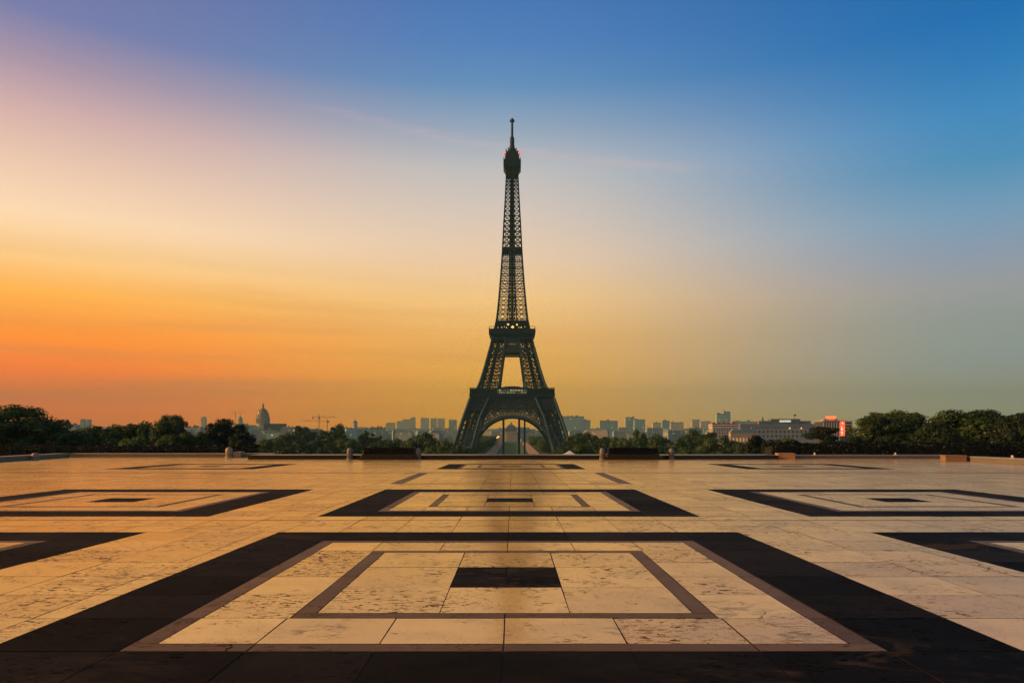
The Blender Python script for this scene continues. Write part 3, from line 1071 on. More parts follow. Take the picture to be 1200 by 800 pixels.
AC = .6
for k in range(4):
    ar = MB()
    n = 44
    for i in range(n):
        a0, a1 = radians(4) + (pi - radians(8)) * i / n, radians(4) + (pi - radians(8)) * (i + 1) / n
        for r0, r1, dp in ((36.0, 38.4, 1.6), (42.2, 43.2, 1.0)):
            q = []
            for off in (-dp / 2, dp / 2):
                q.append([face_pt(k, r * cos(a), AC + r * sin(a), off) for r, a in ((r0, a0), (r1, a0), (r1, a1), (r0, a1))])
            ar.add(q[0] + q[1], [(0, 1, 2, 3), (7, 6, 5, 4), (0, 4, 5, 1), (1, 5, 6, 2), (2, 6, 7, 3), (3, 7, 4, 0)])
        pa = lambda r, a: face_pt(k, r * cos(a), AC + r * sin(a))
        ar.bar(pa(38.2, a0), pa(42.4, a0), .5)
        am = (a0 + a1) / 2
        ar.bar(pa(38.2, a0), pa(42.4, a1), .42)
        ar.bar(pa(38.2, a1), pa(42.4, a0), .42)
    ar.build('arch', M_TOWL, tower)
    gd = MB()
    # straight girder under the first platform
    for z in (43.8, 47.8, 52.2):
        w = interp(OUT, z) - .5
        gd.bar(face_pt(k, -w, z), face_pt(k, w, z), 1.1 if z > 44 else .9)
    nn = 34
    for i in range(nn):
        for z0, z1 in ((43.8, 47.8), (47.8, 52.2)):
            x0 = lambda z, j: -interp(OUT, z) + 2 * interp(OUT, z) * j / nn
            gd.bar(face_pt(k, x0(z0, i), z0), face_pt(k, x0(z1, i + 1), z1), .8)
            gd.bar(face_pt(k, x0(z0, i + 1), z0), face_pt(k, x0(z1, i), z1), .8)
    # spandrel lattice between arch and girder
    for i in range(-26, 27):
        for s in (-1, 1):
            x, z, seg = i * 3.0, 43.8, None
            p = []
            steps = 36
            for q in range(steps + 1):
                zz = 43.8 - q * .95
                xx = i * 2.9 + s * q * .95
                ok = zz > 9 and sqrt(xx * xx + (zz - AC) ** 2) > 43.0 and abs(xx) < interp(INN, zz) + 1.0
                if ok: p.append((xx, zz))
                else:
                    if len(p) > 1: gd.bar(face_pt(k, *p[0]), face_pt(k, *p[-1]), .74)
                    p = []
            if len(p) > 1: gd.bar(face_pt(k, *p[0]), face_pt(k, *p[-1]), .74)
    gd.build('girder', M_TOW, tower)

# first platform


def ring(mb, ho, hi, z0, z1):
    mb.box(-ho, ho, -ho, -hi, z0, z1).box(-ho, ho, hi, ho, z0, z1).box(-ho, -hi, -hi, hi, z0, z1).box(hi, ho, -hi, hi, z0, z1)
    return mb


p1 = MB()
ring(p1, 36.6, 16, 52.6, 55.0)
ring(p1, 37.9, 15, 55.0, 57.6)
p1 = p1.build('first_platform', M_TOW, tower)
g1 = MB()
for k in range(4):
    rot = Matrix.Rotation(k * pi / 2, 4, 'Z')
    for i in range(31):
        x = -37.2 + 74.4 * i / 30
        g1.bar(rot @ Vector((x, -37.4, 57.6)), rot @ Vector((x, -37.4, 62.6)), .45)
    g1.bar(rot @ Vector((-37.6, -37.4, 62.7)), rot @ Vector((37.6, -37.4, 62.7)), .55)
    g1.bar(rot @ Vector((-37.6, -37.4, 58.9)), rot @ Vector((37.6, -37.4, 58.9)), .35)
g1.build('arcade', M_TOW, p1)
for k in range(4):
    rot = Matrix.Rotation(k * pi / 2, 4, 'Z')
    for s in (-1, 1):
        w1 = MB()
        q = [rot @ Vector((x, y, z)) for z in (57.6, 62.2) for x, y in sorted(((s * 13.5, -36), (s * 36, -36), (s * 36, -33), (s * 13.5, -33)), key=lambda c: atan2(c[1] + 34.5, (c[0] - s * 24.7)))]
        w1.hexa(q[:4], q[4:]).build('gallery_wall', M_TOW, p1)
M_GLASS = mat('pavilion_glass', (.05, .12, .12), .15, .3, .3, emit=(.10, .30, .27), estr=.10)
pv = MB().box(-13, 13, -36.4, -20, 57.6, 61.8).build('glass_pavilion', M_GLASS, p1)
pr = MB()
for i in range(12):
    x0, x1 = -13 + 26 * i / 12, -13 + 26 * (i + 1) / 12
    hgt = lambda x: 62.4 + 1.9 * (1 - (x / 13) ** 2)
    pr.hexa([(x0, -36.9, 61.85), (x1, -36.9, 61.85), (x1, -19, 61.85), (x0, -19, 61.85)], [(x0, -36.9, hgt(x0)), (x1, -36.9, hgt(x1)), (x1, -19, hgt(x1)), (x0, -19, hgt(x0))])
pr.build('pavilion_roof', M_TOWL, pv)
M_WARM = mat('warm_lamp', (.9, .6, .3), .5, .1, 1, emit=(1.0, .50, .13), estr=1.7)
M_LITW = mat('lit_window', (.9, .7, .4), .5, .1, 1, emit=(.85, .62, .30), estr=.5)
lw = MB()
q = random.Random(3)
for row, (z0, z1) in enumerate(((58.3, 59.3), (60.2, 61.1))):
    x = -11.5
    while x < 11.5:
        w = q.uniform(.8, 1.7)
        if q.random() < .62: lw.box(x, x + w, -36.56, -36.43, z0, z1)
        x += w + .6
lw.build('lit_window', M_LITW, pv)

# second platform
p2 = MB()
p2.frus(0, 0, 18.4, 20.6, 109.6, 113.2)
p2.box(-21.2, 21.2, -21.2, 21.2, 113.2, 117.4)
p2 = p2.build('second_platform', M_TOW, tower)
r2 = MB()
for k in range(4):
    rot = Matrix.Rotation(k * pi / 2, 4, 'Z')
    for i in range(23):
        x = -20.8 + 41.6 * i / 22
        r2.bar(rot @ Vector((x, -20.8, 117.4)), rot @ Vector((x, -20.8, 119.6)), .28)
    r2.bar(rot @ Vector((-20.8, -20.8, 119.5)), rot @ Vector((20.8, -20.8, 119.5)), .3)
r2.build('railing', M_TOW, p2)
b2 = MB()
b2.box(-14.2, 14.2, -14.2, 14.2, 117.4, 121.2)
b2.build('kiosk', M_TOW, p2)
g2 = MB()
for k in range(4):
    rot = Matrix.Rotation(k * pi / 2, 4, 'Z')
    R_ = lambda x, z: rot @ Vector((x, -interp(OUT, z), z))
    for z in (96.2, 98.6, 102.4, 109.0):
        w = interp(OUT, z)
        g2.bar(R_(-w, z), R_(w, z), 1.0)
    for z0, z1, nn in ((96.2, 98.6, 12), (98.6, 102.4, 9), (102.4, 109, 8)):
        for i in range(nn):
            a_, b_ = interp(INN, z0), interp(INN, z1)
            x0, x1 = lambda j: -a_ + 2 * a_ * j / nn, lambda j: -b_ + 2 * b_ * j / nn
            g2.bar(R_(x0(i), z0), R_(x1(i + 1), z1), .6)
            g2.bar(R_(x0(i + 1), z0), R_(x1(i), z1), .6)
    a_, b_ = interp(INN, 98.6), interp(INN, 102.4)
    g2.hexa([R_(-a_, 98.8) + rot @ Vector((0, .2, 0)), R_(a_, 98.8) + rot @ Vector((0, .2, 0)), R_(a_, 98.8) + rot @ Vector((0, .8, 0)), R_(-a_, 98.8) + rot @ Vector((0, .8, 0))],
            [R_(-b_, 102.2) + rot @ Vector((0, .2, 0)), R_(b_, 102.2) + rot @ Vector((0, .2, 0)), R_(b_, 102.2) + rot @ Vector((0, .8, 0)), R_(-b_, 102.2) + rot @ Vector((0, .8, 0))])
g2.build('upper_girder', M_TOWL, tower)
for x, y, z, rr in ((-3.6, -17.5, 121.6, 1.0), (0.4, -20.0, 118.9, 1.5), (4.4, -17.5, 121.4, .9), (-9.5, -20.0, 118.6, .55), (-7.2, -19.5, 119.4, .55), (8.2, -20.0, 118.6, .6), (11.5, -19.6, 119.0, .45), (17.0, -20.9, 118.4, .45), (19.4, -20.9, 118.2, .4), (-13.0, -20.2, 118.5, .45), (-18.5, -20.9, 118.2, .35), (6.0, -20.2, 118.5, .5), (-5.2, -20.3, 118.4, .5)):
    MB().lathe([(rr * .3, -rr * .6), (rr, 0), (rr * .75, rr * .5), (rr * .2, rr * .8)], 10, (x, y, z)).build('floodlight', M_WARM, tower)

# upper shaft: four corner posts, braced faces, lift column
lv2 = [117.4, 127, 136, 144.5, 152.5, 160, 167.2, 174, 180.5, 186.6, 192.4]
for sx in (-1, 1):
    for sy in (-1, 1):
        leg_mesh(sx, sy, lv2, .9, .34, .26, False).build('shaft_post', [M_TOW, M_TOWL], tower)
sh = MB()
z = 192.4
lv3 = []
while z < 266: lv3.append(z); z += max(3.4, interp(OUT, z) * .62)
lv3.append(268)
for z0, z1 in zip(lv3, lv3[1:]):
    o0, o1 = interp(OUT, z0), interp(OUT, z1)
    for k in range(4):
        rot = Matrix.Rotation(k * pi / 2, 4, 'Z')
        for a_, b_ in ((-1, -.22), (.22, 1)):
            A0, A1 = rot @ Vector((a_ * o0, -o0, z0)), rot @ Vector((b_ * o0, -o0, z0))
            B0, B1 = rot @ Vector((a_ * o1, -o1, z1)), rot @ Vector((b_ * o1, -o1, z1))
            sh.bar(A0, B0, .95)
            sh.bar(A1, B1, .7)
            sh.bar(A0, B1, .5).bar(A1, B0, .5).bar(B0, B1, .6)
sh.build('upper_shaft', M_TOW, tower)
# horizontal tie bands between the posts and the lift column
tb_ = MB()
for z in lv2[1:]:
    o, i_ = interp(OUT, z), interp(INN, z)
    for k in range(4):
        rot = Matrix.Rotation(k * pi / 2, 4, 'Z')
        tb_.bar(rot @ Vector((-o, -o, z)), rot @ Vector((o, -o, z)), .8)
tb_.build('tie_band', M_TOW, tower)
lc = MB()
z = 118.0
while z < 266:
    z1 = z + 3.1
    h0 = max(1.5, min(2.7, interp(OUT, z) * .27))
    for sx in (-1, 1):
        for sy in (-1, 1): lc.bar((sx * h0, sy * h0, z), (sx * h0, sy * h0, z1), .7)
    for k in range(4):
        rot = Matrix.Rotation(k * pi / 2, 4, 'Z')
        lc.bar(rot @ Vector((-h0, -h0, z)), rot @ Vector((h0, -h0, z1)), .5)
        lc.bar(rot @ Vector((h0, -h0, z)), rot @ Vector((-h0, -h0, z1)), .5)
        lc.bar(rot @ Vector((-h0, -h0, z)), rot @ Vector((h0, -h0, z)), .6)
    z = z1
lc.box(-.9, .9, -.9, .9, 118, 266)
lc.build('lift_column', M_TOW, tower)
MB().frus(0, 0, 9.3, 9.2, 191.8, 194.4).build('middle_platform', M_TOW, tower)
# wide solid collar over the second platform, where the posts join
cb = MB()
for k in range(4):
    rot = Matrix.Rotation(k * pi / 2, 4, 'Z')
    a_, b_ = interp(OUT, 121.2), interp(OUT, 126)
    cb.hexa([rot @ Vector(v) for v in ((-a_, -a_ + .3, 121.2), (a_, -a_ + .3, 121.2), (a_, -a_ + .9, 121.2), (-a_, -a_ + .9, 121.2))],
            [rot @ Vector(v) for v in ((-b_, -b_ + .3, 126), (b_, -b_ + .3, 126), (b_, -b_ + .9, 126), (-b_, -b_ + .9, 126))])
cb.build('collar', M_TOW, tower)
# top gallery, cupola, mast
tg = MB()
tg.frus(0, 0, 5.4, 6.2, 262, 266.5).frus(0, 0, 6.2, 7.8, 266.5, 269.5).frus(0, 0, 7.8, 7.8, 269.5, 276.4)
tg = tg.build('top_gallery', M_TOW, tower)
gr = MB()
for k in range(4):
    rot = Matrix.Rotation(k * pi / 2, 4, 'Z')
    for i in range(9):
        x = -7.95 + 15.9 * i / 8
        gr.bar(rot @ Vector((x, -7.95, 269.5)), rot @ Vector((x, -7.95, 277.6)), .3)
    gr.bar(rot @ Vector((-7.95, -7.95, 277.5)), rot @ Vector((7.95, -7.95, 277.5)), .35)
    gr.bar(rot @ Vector((-7.95, -7.95, 272.2)), rot @ Vector((7.95, -7.95, 272.2)), .35)
gr.build('safety_grille', M_TOWL, tg)
cp = MB()
cp.frus(0, 0, 6.6, 6.4, 276.4, 281.5).frus(0, 0, 5.6, 5.2, 281.5, 284.6).lathe([(5.0, 284.6), (4.6, 286.2), (3.6, 287.8), (2.6, 288.8), (2.3, 291.5)], 16)
cp.build('cupola', M_TOW, tower)
an = MB()
for x, y, z, h in ((-5.6, -5.6, 281.5, 5.5), (5.4, -5.6, 281.5, 4.0), (-3.6, -4.6, 284.6, 4.2), (3.8, -4.4, 284.6, 3.6), (5.6, 5.2, 281.5, 5.0), (-6.3, 3.0, 281.5, 4.4)):
    an.tube((x, y, z), (x, y, z + h), .28, .16, 6)
    an.box(x - .5, x + .5, y - .25, y + .25, z + h * .45, z + h * .8)
an.build('aerial', M_TOW, tower)
ms = MB()
ms.lathe([(2.3, 291.0), (1.9, 293), (1.7, 299.5), (1.1, 300.2), (1.0, 313.4)], 10)
for z in (293.5, 295.5, 297.5): ms.box(-2.1, 2.1, -.5, .5, z, z + .9).box(-.5, .5, -2.1, 2.1, z, z + .9)
ms.lathe([(1.0, 313.3), (2.2, 314.0), (2.2, 315.6), (1.0, 316.2), (.4, 317.6)], 10)
ms.build('mast', M_TOW, tower)
M_RED = mat('red_beacon', (.8, .05, .03), .5, .1, 1, emit=(1.0, .05, .04), estr=1.3)
for x in (-6.7, 6.7):
    MB().lathe([(.3, -1.1), (1.0, -.3), (1.0, .7), (.4, 1.2)], 10, (x, -5.6, 281.6)).build('red_beacon', M_RED, tower)

# three slender masts seen under the arch
for px, w, top, lab in ((590.0, 1.9, 489.2, 'dark slender post under the arch, standing left of the lawn\'s centre'), (608.4, 2.0, 489.2, 'dark slender post under the arch, thickest of the right pair'), (614.9, 1.5, 490.6, 'dark thin post under the arch, rightmost of three')):
    D = TD - 44
    r = thing('arch_post', lab, 'post', (Xat(px, D), D, GZ))
    hh = Zat(top, D) - GZ
    p_ = MB()
    for sx in (-1, 1):
        for sy in (-1, 1): p_.box(sx * w * .36 - .22, sx * w * .36 + .22, sy * w * .36 - .22, sy * w * .36 + .22, 0, hh)
    z = 0
    while z < hh - 1.5:
        for sy in (-1, 1):
            p_.bar((-w * .36, sy * w * .36, z), (w * .36, sy * w * .36, z + 1.5), .2)
        z += 1.5
    p_.box(-w * .3, w * .3, -w * .3, w * .3, 0, hh - .3)
    p_.build('shaft', M_TOW, r)
    MB().box(-w * .8, w * .8, -w * .8, w * .8, 0, 1.0).build('base', M_DGRAN, r)

# ---------------------------------------------------------------- buildings


def facade(name, wall, glass, sx, sz, fx=.5, fz=.55, lit=0.0, rough=.7):
    """wall material with window openings laid out in the building's own metres"""
    if name in MATS: return MATS[name]
    m = bpy.data.materials.new(name)
    m.use_nodes = True
    t = NT(m.node_tree)
    b = m.node_tree.nodes['Principled BSDF']
    tcn = t.n('ShaderNodeTexCoord')
    s = t.n('ShaderNodeSeparateXYZ')
    m.node_tree.links.new(tcn.outputs['Object'], s.inputs[0])
    g = t.n('ShaderNodeNewGeometry')
    sn = t.n('ShaderNodeSeparateXYZ')
    m.node_tree.links.new(tcn.outputs['Normal'], sn.inputs[0])
    u = t.m('ADD', s.outputs[0], s.outputs[1])
    cu, cz_ = t.m('FRACT', t.m('DIVIDE', t.m('ADD', u, 500.0), sx)), t.m('FRACT', t.m('DIVIDE', t.m('ADD', s.outputs[2], .3), sz))
    wx = t.m('MULTIPLY', t.m('GREATER_THAN', cu, .5 - fx / 2), t.m('LESS_THAN', cu, .5 + fx / 2))
    wz = t.m('MULTIPLY', t.m('GREATER_THAN', cz_, .5 - fz / 2), t.m('LESS_THAN', cz_, .5 + fz / 2))
    win = t.m('MULTIPLY', t.m('MULTIPLY', wx, wz), t.m('LESS_THAN', t.m('ABSOLUTE', sn.outputs[2]), .4))
    wn = t.n('ShaderNodeTexWhiteNoise', noise_dimensions='2D')
    cv_ = t.n('ShaderNodeCombineXYZ')
    t.put(cv_.inputs[0], t.m('FLOOR', t.m('DIVIDE', t.m('ADD', u, 500.0), sx)))
    t.put(cv_.inputs[1], t.m('FLOOR', t.m('DIVIDE', t.m('ADD', s.outputs[2], .3), sz)))
    t.put(wn.inputs['Vector'], cv_.outputs[0])
    oi = t.n('ShaderNodeObjectInfo').outputs['Random']
    c = t.mixc(t.noise(tcn.outputs['Object'], .15, 4), (*[v * .8 for v in wall], 1), (*[min(1, v * 1.2) for v in wall], 1))
    c = t.mixc(t.m('MULTIPLY', oi, .5), c, (*[v * .6 for v in wall], 1))
    c = t.mixc(win, c, (*glass, 1))
    t.put(b.inputs['Base Color'], c)
    t.put(b.inputs['Roughness'], t.m('SUBTRACT', rough, t.m('MULTIPLY', win, rough - .2)))
    b.inputs['Specular IOR Level'].default_value = .3
    if lit:
        b.inputs['Emission Color'].default_value = (1.0, .62, .26, 1)
        t.put(b.inputs['Emission Strength'], t.m('MULTIPLY', win, t.m('MULTIPLY', t.m('GREATER_THAN', wn.outputs[0], 1 - lit), .8)))
    MATS[name] = m
    return m


F_STONE = facade('stone_facade', (.37, .42, .33), (.07, .09, .09), 3.2, 3.3, .42, .6, .04)
F_CONC = facade('concrete_facade', (.42, .47, .37), (.12, .16, .16), 3.6, 3.0, .75, .5, .03)
F_TEAL = facade('blue_grey_facade', (.36, .54, .44), (.20, .33, .28), 4.5, 3.4, .8, .55, .015)
F_WARM = facade('cream_facade', (.46, .43, .34), (.06, .055, .05), 3.0, 3.4, .4, .62, .05)
M_ZINC = mat('zinc_roof', (.13, .22, .22), .55, .25, .1)
M_FLATR = mat('flat_roof', (.18, .18, .17), .9, .3, .1)
M_CHIM = mat('chimney_brick', (.22, .15, .11), .9, .3, .3)


def mansard(w, d, h, q, wall, roof=None):
    """six-storey city block with mansard roof and chimney stacks in one mesh (too far off to show its parts)"""
    mb = MB()
    rh = 5.5
    mb.box(-w / 2, w / 2, -d / 2, d / 2, 0, h - rh, 0)
    mb.box(-w / 2 - .4, w / 2 + .4, -d / 2 - .4, d / 2 + .4, h - rh, h - rh + .5, 0)
    i = 2.2
    z0, z1, z2 = h - rh + .5, h - 1.6, h
    mb.hexa([(-w / 2, -d / 2, z0), (w / 2, -d / 2, z0), (w / 2, d / 2, z0), (-w / 2, d / 2, z0)], [(-w / 2 + i, -d / 2 + i, z1), (w / 2 - i, -d / 2 + i, z1), (w / 2 - i, d / 2 - i, z1), (-w / 2 + i, d / 2 - i, z1)], 1)
    mb.hexa([(-w / 2 + i, -d / 2 + i, z1), (w / 2 - i, -d / 2 + i, z1), (w / 2 - i, d / 2 - i, z1), (-w / 2 + i, d / 2 - i, z1)], [(-w / 2 + i + 1, -.3, z2), (w / 2 - i - 1, -.3, z2), (w / 2 - i - 1, .3, z2), (-w / 2 + i + 1, .3, z2)], 1)
    x = -w / 2 + 3
    while x < w / 2 - 2:
        mb.box(x, x + 1.1, -d / 4 - 1.6, -d / 4 + 1.6, z1 - 1, h + q.uniform(.6, 2.2), 2)
        x += q.uniform(6, 11)
    x = -w / 2 + 2
    while x < w / 2 - 2:
        mb.box(x, x + 1.3, -d / 2 + .3, -d / 2 + 2.3, z0 + .3, z0 + 2.6, 0)
        x += 3.2
    return mb


def slabblock(w, d, h, q):
    mb = MB()
    mb.box(-w / 2, w / 2, -d / 2, d / 2, 0, h, 0)
    mb.box(-w / 2 - .25, w / 2 + .25, -d / 2 - .25, d / 2 + .25, h, h + .9, 1)
    for k in range(3):
        x = q.uniform(-w / 2 + 2, w / 2 - 6)
        mb.box(x, x + q.uniform(2.5, 6), -d / 4, d / 4, h + .9, h + q.uniform(2.2, 4.5), 1)
    return mb


qb = random.Random(77)
BP = []
for i in range(5):
    BP.append(mansard(qb.uniform(26, 58), qb.uniform(14, 20), qb.uniform(25, 31), qb, None).mesh('city_block', [(F_STONE, F_WARM)[i % 2], M_ZINC, M_CHIM]))
for i in range(3):
    BP.append(slabblock(qb.uniform(24, 60), qb.uniform(13, 18), qb.uniform(28, 38), qb).mesh('city_block', [(F_CONC, F_STONE, F_TEAL)[i], M_FLATR]))

# ordinary blocks of the city, left and right of the tower, nearer and farther
cb_lab = {('l', 0): 'pale mansard-roofed city block among the nearer rooftops left of the tower', ('l', 1): 'small hazy city block in the far skyline left of the tower',
          ('r', 0): 'pale mansard-roofed city block among the nearer rooftops right of the tower', ('r', 1): 'small hazy city block in the far skyline right of the tower'}
cnt = 0
for D0, D1, n_ in ((900, 1500, 80), (1500, 2400, 96), (2400, 4200, 104)):
    for i in range(n_):
        D = qb.uniform(D0, D1)
        px = qb.uniform(40, 1010)
        x = Xat(px, D)
        if abs(x) < 105 and D < 1620: continue
        if 575 < px < 626 and D < 1650: continue
        if 285 < px < 340 and D < 2000: continue
        if 530 < px < 672 and D < 900: continue
        if 825 < px < 1010 and D < 1300: continue
        if (640 < px < 830 or 380 < px < 548) and D < 1450: continue
        far = 0 if D < 2000 else 1
        side = 'l' if px < 600 else 'r'
        o = bpy.data.objects.new('city_block', BP[qb.randrange(5) if qb.random() < .74 else 5 + qb.randrange(3)])
        COL.objects.link(o)
        o.location = (x, D, GZ)
        o.rotation_euler = (0, 0, qb.choice((-.35, -.12, .0, .1, .3, .5)) + qb.uniform(-.06, .06))
        s = qb.uniform(.7, 1.04)
        o.scale = (qb.uniform(.5, 1.05), 1, s * (1.0 + .04 * far))
        tag(o, cb_lab[(side, far)], 'building', ('nearer' if not far else 'far') + ' city blocks ' + ('left' if side == 'l' else 'right') + ' of the tower')
        cnt += 1


def block_at(px0, px1, top, D, label, mats, depth=18, crown=None, seed=0, name='apartment_block', cat='building'):
    """a distinct building seen between two columns, with its roof storey as a part"""
    x0, x1 = Xat(px0, D), Xat(px1, D)
    w = (x1 - x0)
    h = Zat(top, D) - GZ
    q = random.Random(seed or int(px0 * 7 + top))
    r = thing(name, label, cat, ((x0 + x1) / 2, D, GZ))
    MB().box(-w / 2, w / 2, 0, depth, 0, h - 1.2).build('wall', mats[0], r)
    ro = MB().box(-w / 2 - .3, w / 2 + .3, -.3, depth + .3, h - 1.2, h)
    for k in range(crown if crown is not None else max(2, int(w / 16))):
        x = q.uniform(-w / 2 + 1, w / 2 - 5)
        ro.box(x, x + q.uniform(2, 6), depth * .3, depth * .7, h, h + q.uniform(1.5, 4.5))
    ro.build('roof', mats[1], r)
    return r


FT = (F_TEAL, M_FLATR)
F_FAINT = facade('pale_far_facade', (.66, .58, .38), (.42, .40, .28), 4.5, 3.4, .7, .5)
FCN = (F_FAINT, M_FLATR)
FST = (F_STONE, M_ZINC)
SK = [
    (94, 98.2, 491.2, 3600, 'left one of two pale square church towers above the left trees', FST), (101, 105, 491.6, 3600, 'right one of two pale square church towers above the left trees', FST),
    (235.5, 240.5, 488.6, 3600, 'lone dark tower block between the tall left tree and the dark tree', FCN),
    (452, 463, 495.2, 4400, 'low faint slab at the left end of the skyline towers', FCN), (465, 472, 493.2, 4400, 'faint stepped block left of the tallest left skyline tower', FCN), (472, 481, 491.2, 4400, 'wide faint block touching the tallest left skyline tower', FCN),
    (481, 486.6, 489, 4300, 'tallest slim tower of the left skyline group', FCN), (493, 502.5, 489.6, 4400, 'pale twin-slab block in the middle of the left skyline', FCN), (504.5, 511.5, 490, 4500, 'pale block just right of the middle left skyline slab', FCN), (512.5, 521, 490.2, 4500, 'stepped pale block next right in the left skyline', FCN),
    (526, 535, 491.8, 3000, 'darker teal block nearest the tower\'s left leg', FT),
    (655, 684.5, 487.6, 2300, 'big wide teal slab building right of the tower\'s leg', FT), (684, 692, 492, 2300, 'stepped end of the big teal slab, lower and narrower', FT),
    (703, 724, 492.8, 2200, 'long low teal block between the big slab and the twin blocks', FT), (733, 743.5, 488.8, 2300, 'taller left one of the teal twin blocks', FT), (743.5, 756, 491.2, 2250, 'lower right one of the teal twin blocks', FT),
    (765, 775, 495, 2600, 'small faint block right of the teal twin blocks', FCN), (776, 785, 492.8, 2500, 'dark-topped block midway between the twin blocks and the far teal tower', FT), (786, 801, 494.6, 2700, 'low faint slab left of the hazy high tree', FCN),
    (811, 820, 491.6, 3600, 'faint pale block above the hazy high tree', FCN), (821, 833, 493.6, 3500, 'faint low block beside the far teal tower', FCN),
    (840, 848.2, 484.6, 2400, 'left lower half of the far teal tower at right', FT), (848.2, 856, 482.2, 2400, 'right taller half of the far teal tower at right', FT), (858, 886, 493.4, 2200, 'low teal slab behind the red-banded building', FT),
    (1095, 1112, 490, 900, 'blue-grey roofed house showing between the two right-hand trees', FST), (75, 88, 497.5, 1500, 'pale house with a slate roof beside the far left tree', FST)]
for a, b_, tp, D, lab, ms_ in SK: block_at(a, b_, tp, D, lab, ms_)

# round-topped tower beside the right leg
rt = thing('round_tower', 'slim round-topped teal tower just right of the iron tower\'s leg', 'tower', (Xat(652.6, 2100), 2100, GZ))
hh = Zat(478.5, 2100) - GZ
MB().lathe([(5.4, 0), (5.4, hh - 5)], 20).build('shaft', F_TEAL, rt, True)
MB().lathe([(5.5, hh - 5), (5.2, hh - 3), (3.6, hh - 1), (1.0, hh)], 20).build('dome', M_FLATR, rt, True)

# gilded dome
M_GOLD = mat('gilded_lead', (.50, .34, .10), .45, .4, .25, metal=.35)
M_PALEST = mat('pale_church_stone', (.46, .39, .26), .8, .2, .1)
D = 1900
inv = thing('domed_church', 'church with a gilded ribbed dome and thin spire, left of the crane', 'church', (Xat(308, D), D, GZ))
zz = lambda y: Zat(y, D) - GZ
dr = MB().lathe([(17.5, 14), (17.5, zz(497)), (18.4, zz(496.6)), (18.4, zz(496)), (16.3, zz(495.8)), (16.3, zz(490)), (17.0, zz(489.6)), (17.0, zz(489))], 32).build('drum', M_PALEST, inv)
pil = MB()
for i in range(24):
    a = 2 * pi * i / 24
    pil.tube((17.3 * cos(a), 17.3 * sin(a), zz(497)), (17.3 * cos(a), 17.3 * sin(a), zz(489.6)), 1.0, .9, 6)
pil.build('columns', M_PALEST, dr)
dwin = MB()
for i in range(12):
    a = 2 * pi * (i + .5) / 12
    c = Vector((16.2 * cos(a), 16.2 * sin(a), 0))
    tn = Vector((-sin(a), cos(a), 0))
    n_ = Vector((cos(a), sin(a), 0))
    dwin.hexa([c - tn * 1.2 - n_ * .3 + Vector((0, 0, zz(496))), c + tn * 1.2 - n_ * .3 + Vector((0, 0, zz(496))), c + tn * 1.2 + n_ * .35 + Vector((0, 0, zz(496))), c - tn * 1.2 + n_ * .35 + Vector((0, 0, zz(496)))],
              [c - tn * 1.2 - n_ * .3 + Vector((0, 0, zz(491))), c + tn * 1.2 - n_ * .3 + Vector((0, 0, zz(491))), c + tn * 1.2 + n_ * .35 + Vector((0, 0, zz(491))), c - tn * 1.2 + n_ * .35 + Vector((0, 0, zz(491)))])
dwin.build('window', mat('dark_glass', (.03, .035, .04), .2, .2, 1), dr)
prof = [(15.6, zz(489))]
for k in range(1, 11):
    a = k / 10 * radians(78)
    prof.append((15.6 * cos(a), zz(489) + (zz(478.6) - zz(489)) * sin(a) / sin(radians(78))))
dm = MB().lathe(prof, 32).build('dome', mat('lead_roof', (.25, .20, .11), .5, .3, .2), inv, True)
rb = MB()
for i in range(12):
    a = 2 * pi * i / 12
    for (r0, z0), (r1, z1) in zip(prof, prof[1:]):
        rb.bar((r0 * 1.01 * cos(a), r0 * 1.01 * sin(a), z0), (r1 * 1.01 * cos(a), r1 * 1.01 * sin(a), z1), 1.7)
rb.build('gilded_ribs', M_GOLD, dm)
MB().lathe([(4.2, zz(478.9)), (4.4, zz(478)), (3.6, zz(477.8)), (3.4, zz(474.6)), (3.9, zz(474.3)), (2.4, zz(473.4)), (.9, zz(472)), (.3, zz(468.6))], 12).build('lantern', M_GOLD, inv)
ch = MB()
ch.box(-44, -15, -14, 30, 0, zz(498.6)).box(15, 26, -14, 30, 0, zz(499)).box(-18, 18, -19, 20, 0, zz(499.5))
ch.build('wall', F_STONE, inv)
MB().box(-44.5, -15, -14.5, 30.5, zz(498.6), zz(497.9)).build('roof', M_ZINC, inv)
block_at(309, 333, 496.2, 1800, 'dark scaffold-wrapped wing right of the gilded dome', (facade('dark_scaffold', (.05, .05, .055), (.02, .02, .025), 4, 3, .6, .6), mat('scaffold_roof', (.03, .03, .035))), 20, 0)
block_at(286, 321, 503.5, 1500, 'long low pale building in front of the gilded dome', FST, 16, 3)
block_at(312, 340, 506.0, 1350, 'blue-grey roofed low house below the scaffold-wrapped wing', FT, 16, 2)

# far domed church
D = 4300
pn = thing('domed_church', 'faint far domed church with a pointed lantern, above the dark left tree', 'church', (Xat(281.5, D), D, GZ))
zz = lambda y: Zat(y, D) - GZ
MB().lathe([(15, 10), (15, zz(492.6)), (16.5, zz(492.4)), (16.5, zz(491.8))], 24).build('drum', M_PALEST, pn)
MB().lathe([(13.5, zz(491.8)), (12.8, zz(490.6)), (10.5, zz(489.4)), (6.5, zz(488.3)), (3, zz(487.8))], 24).build('dome', mat('lead_roof', (.2, .2, .17)), pn, True)
MB().lathe([(3.0, zz(488)), (3.0, zz(486.6)), (1.2, zz(485.6)), (.4, zz(484))], 10).build('lantern', M_PALEST, pn)
MB().box(-34, 34, -12, 40, 0, zz(496)).build('wall', F_STONE, pn)
D = 3600
pn = thing('domed_church', 'tiny faint domed church on the skyline right of the crane', 'church', (Xat(416, D), D, GZ))
MB().lathe([(12, 10), (12, zz(495))], 20).build('drum', M_PALEST, pn)
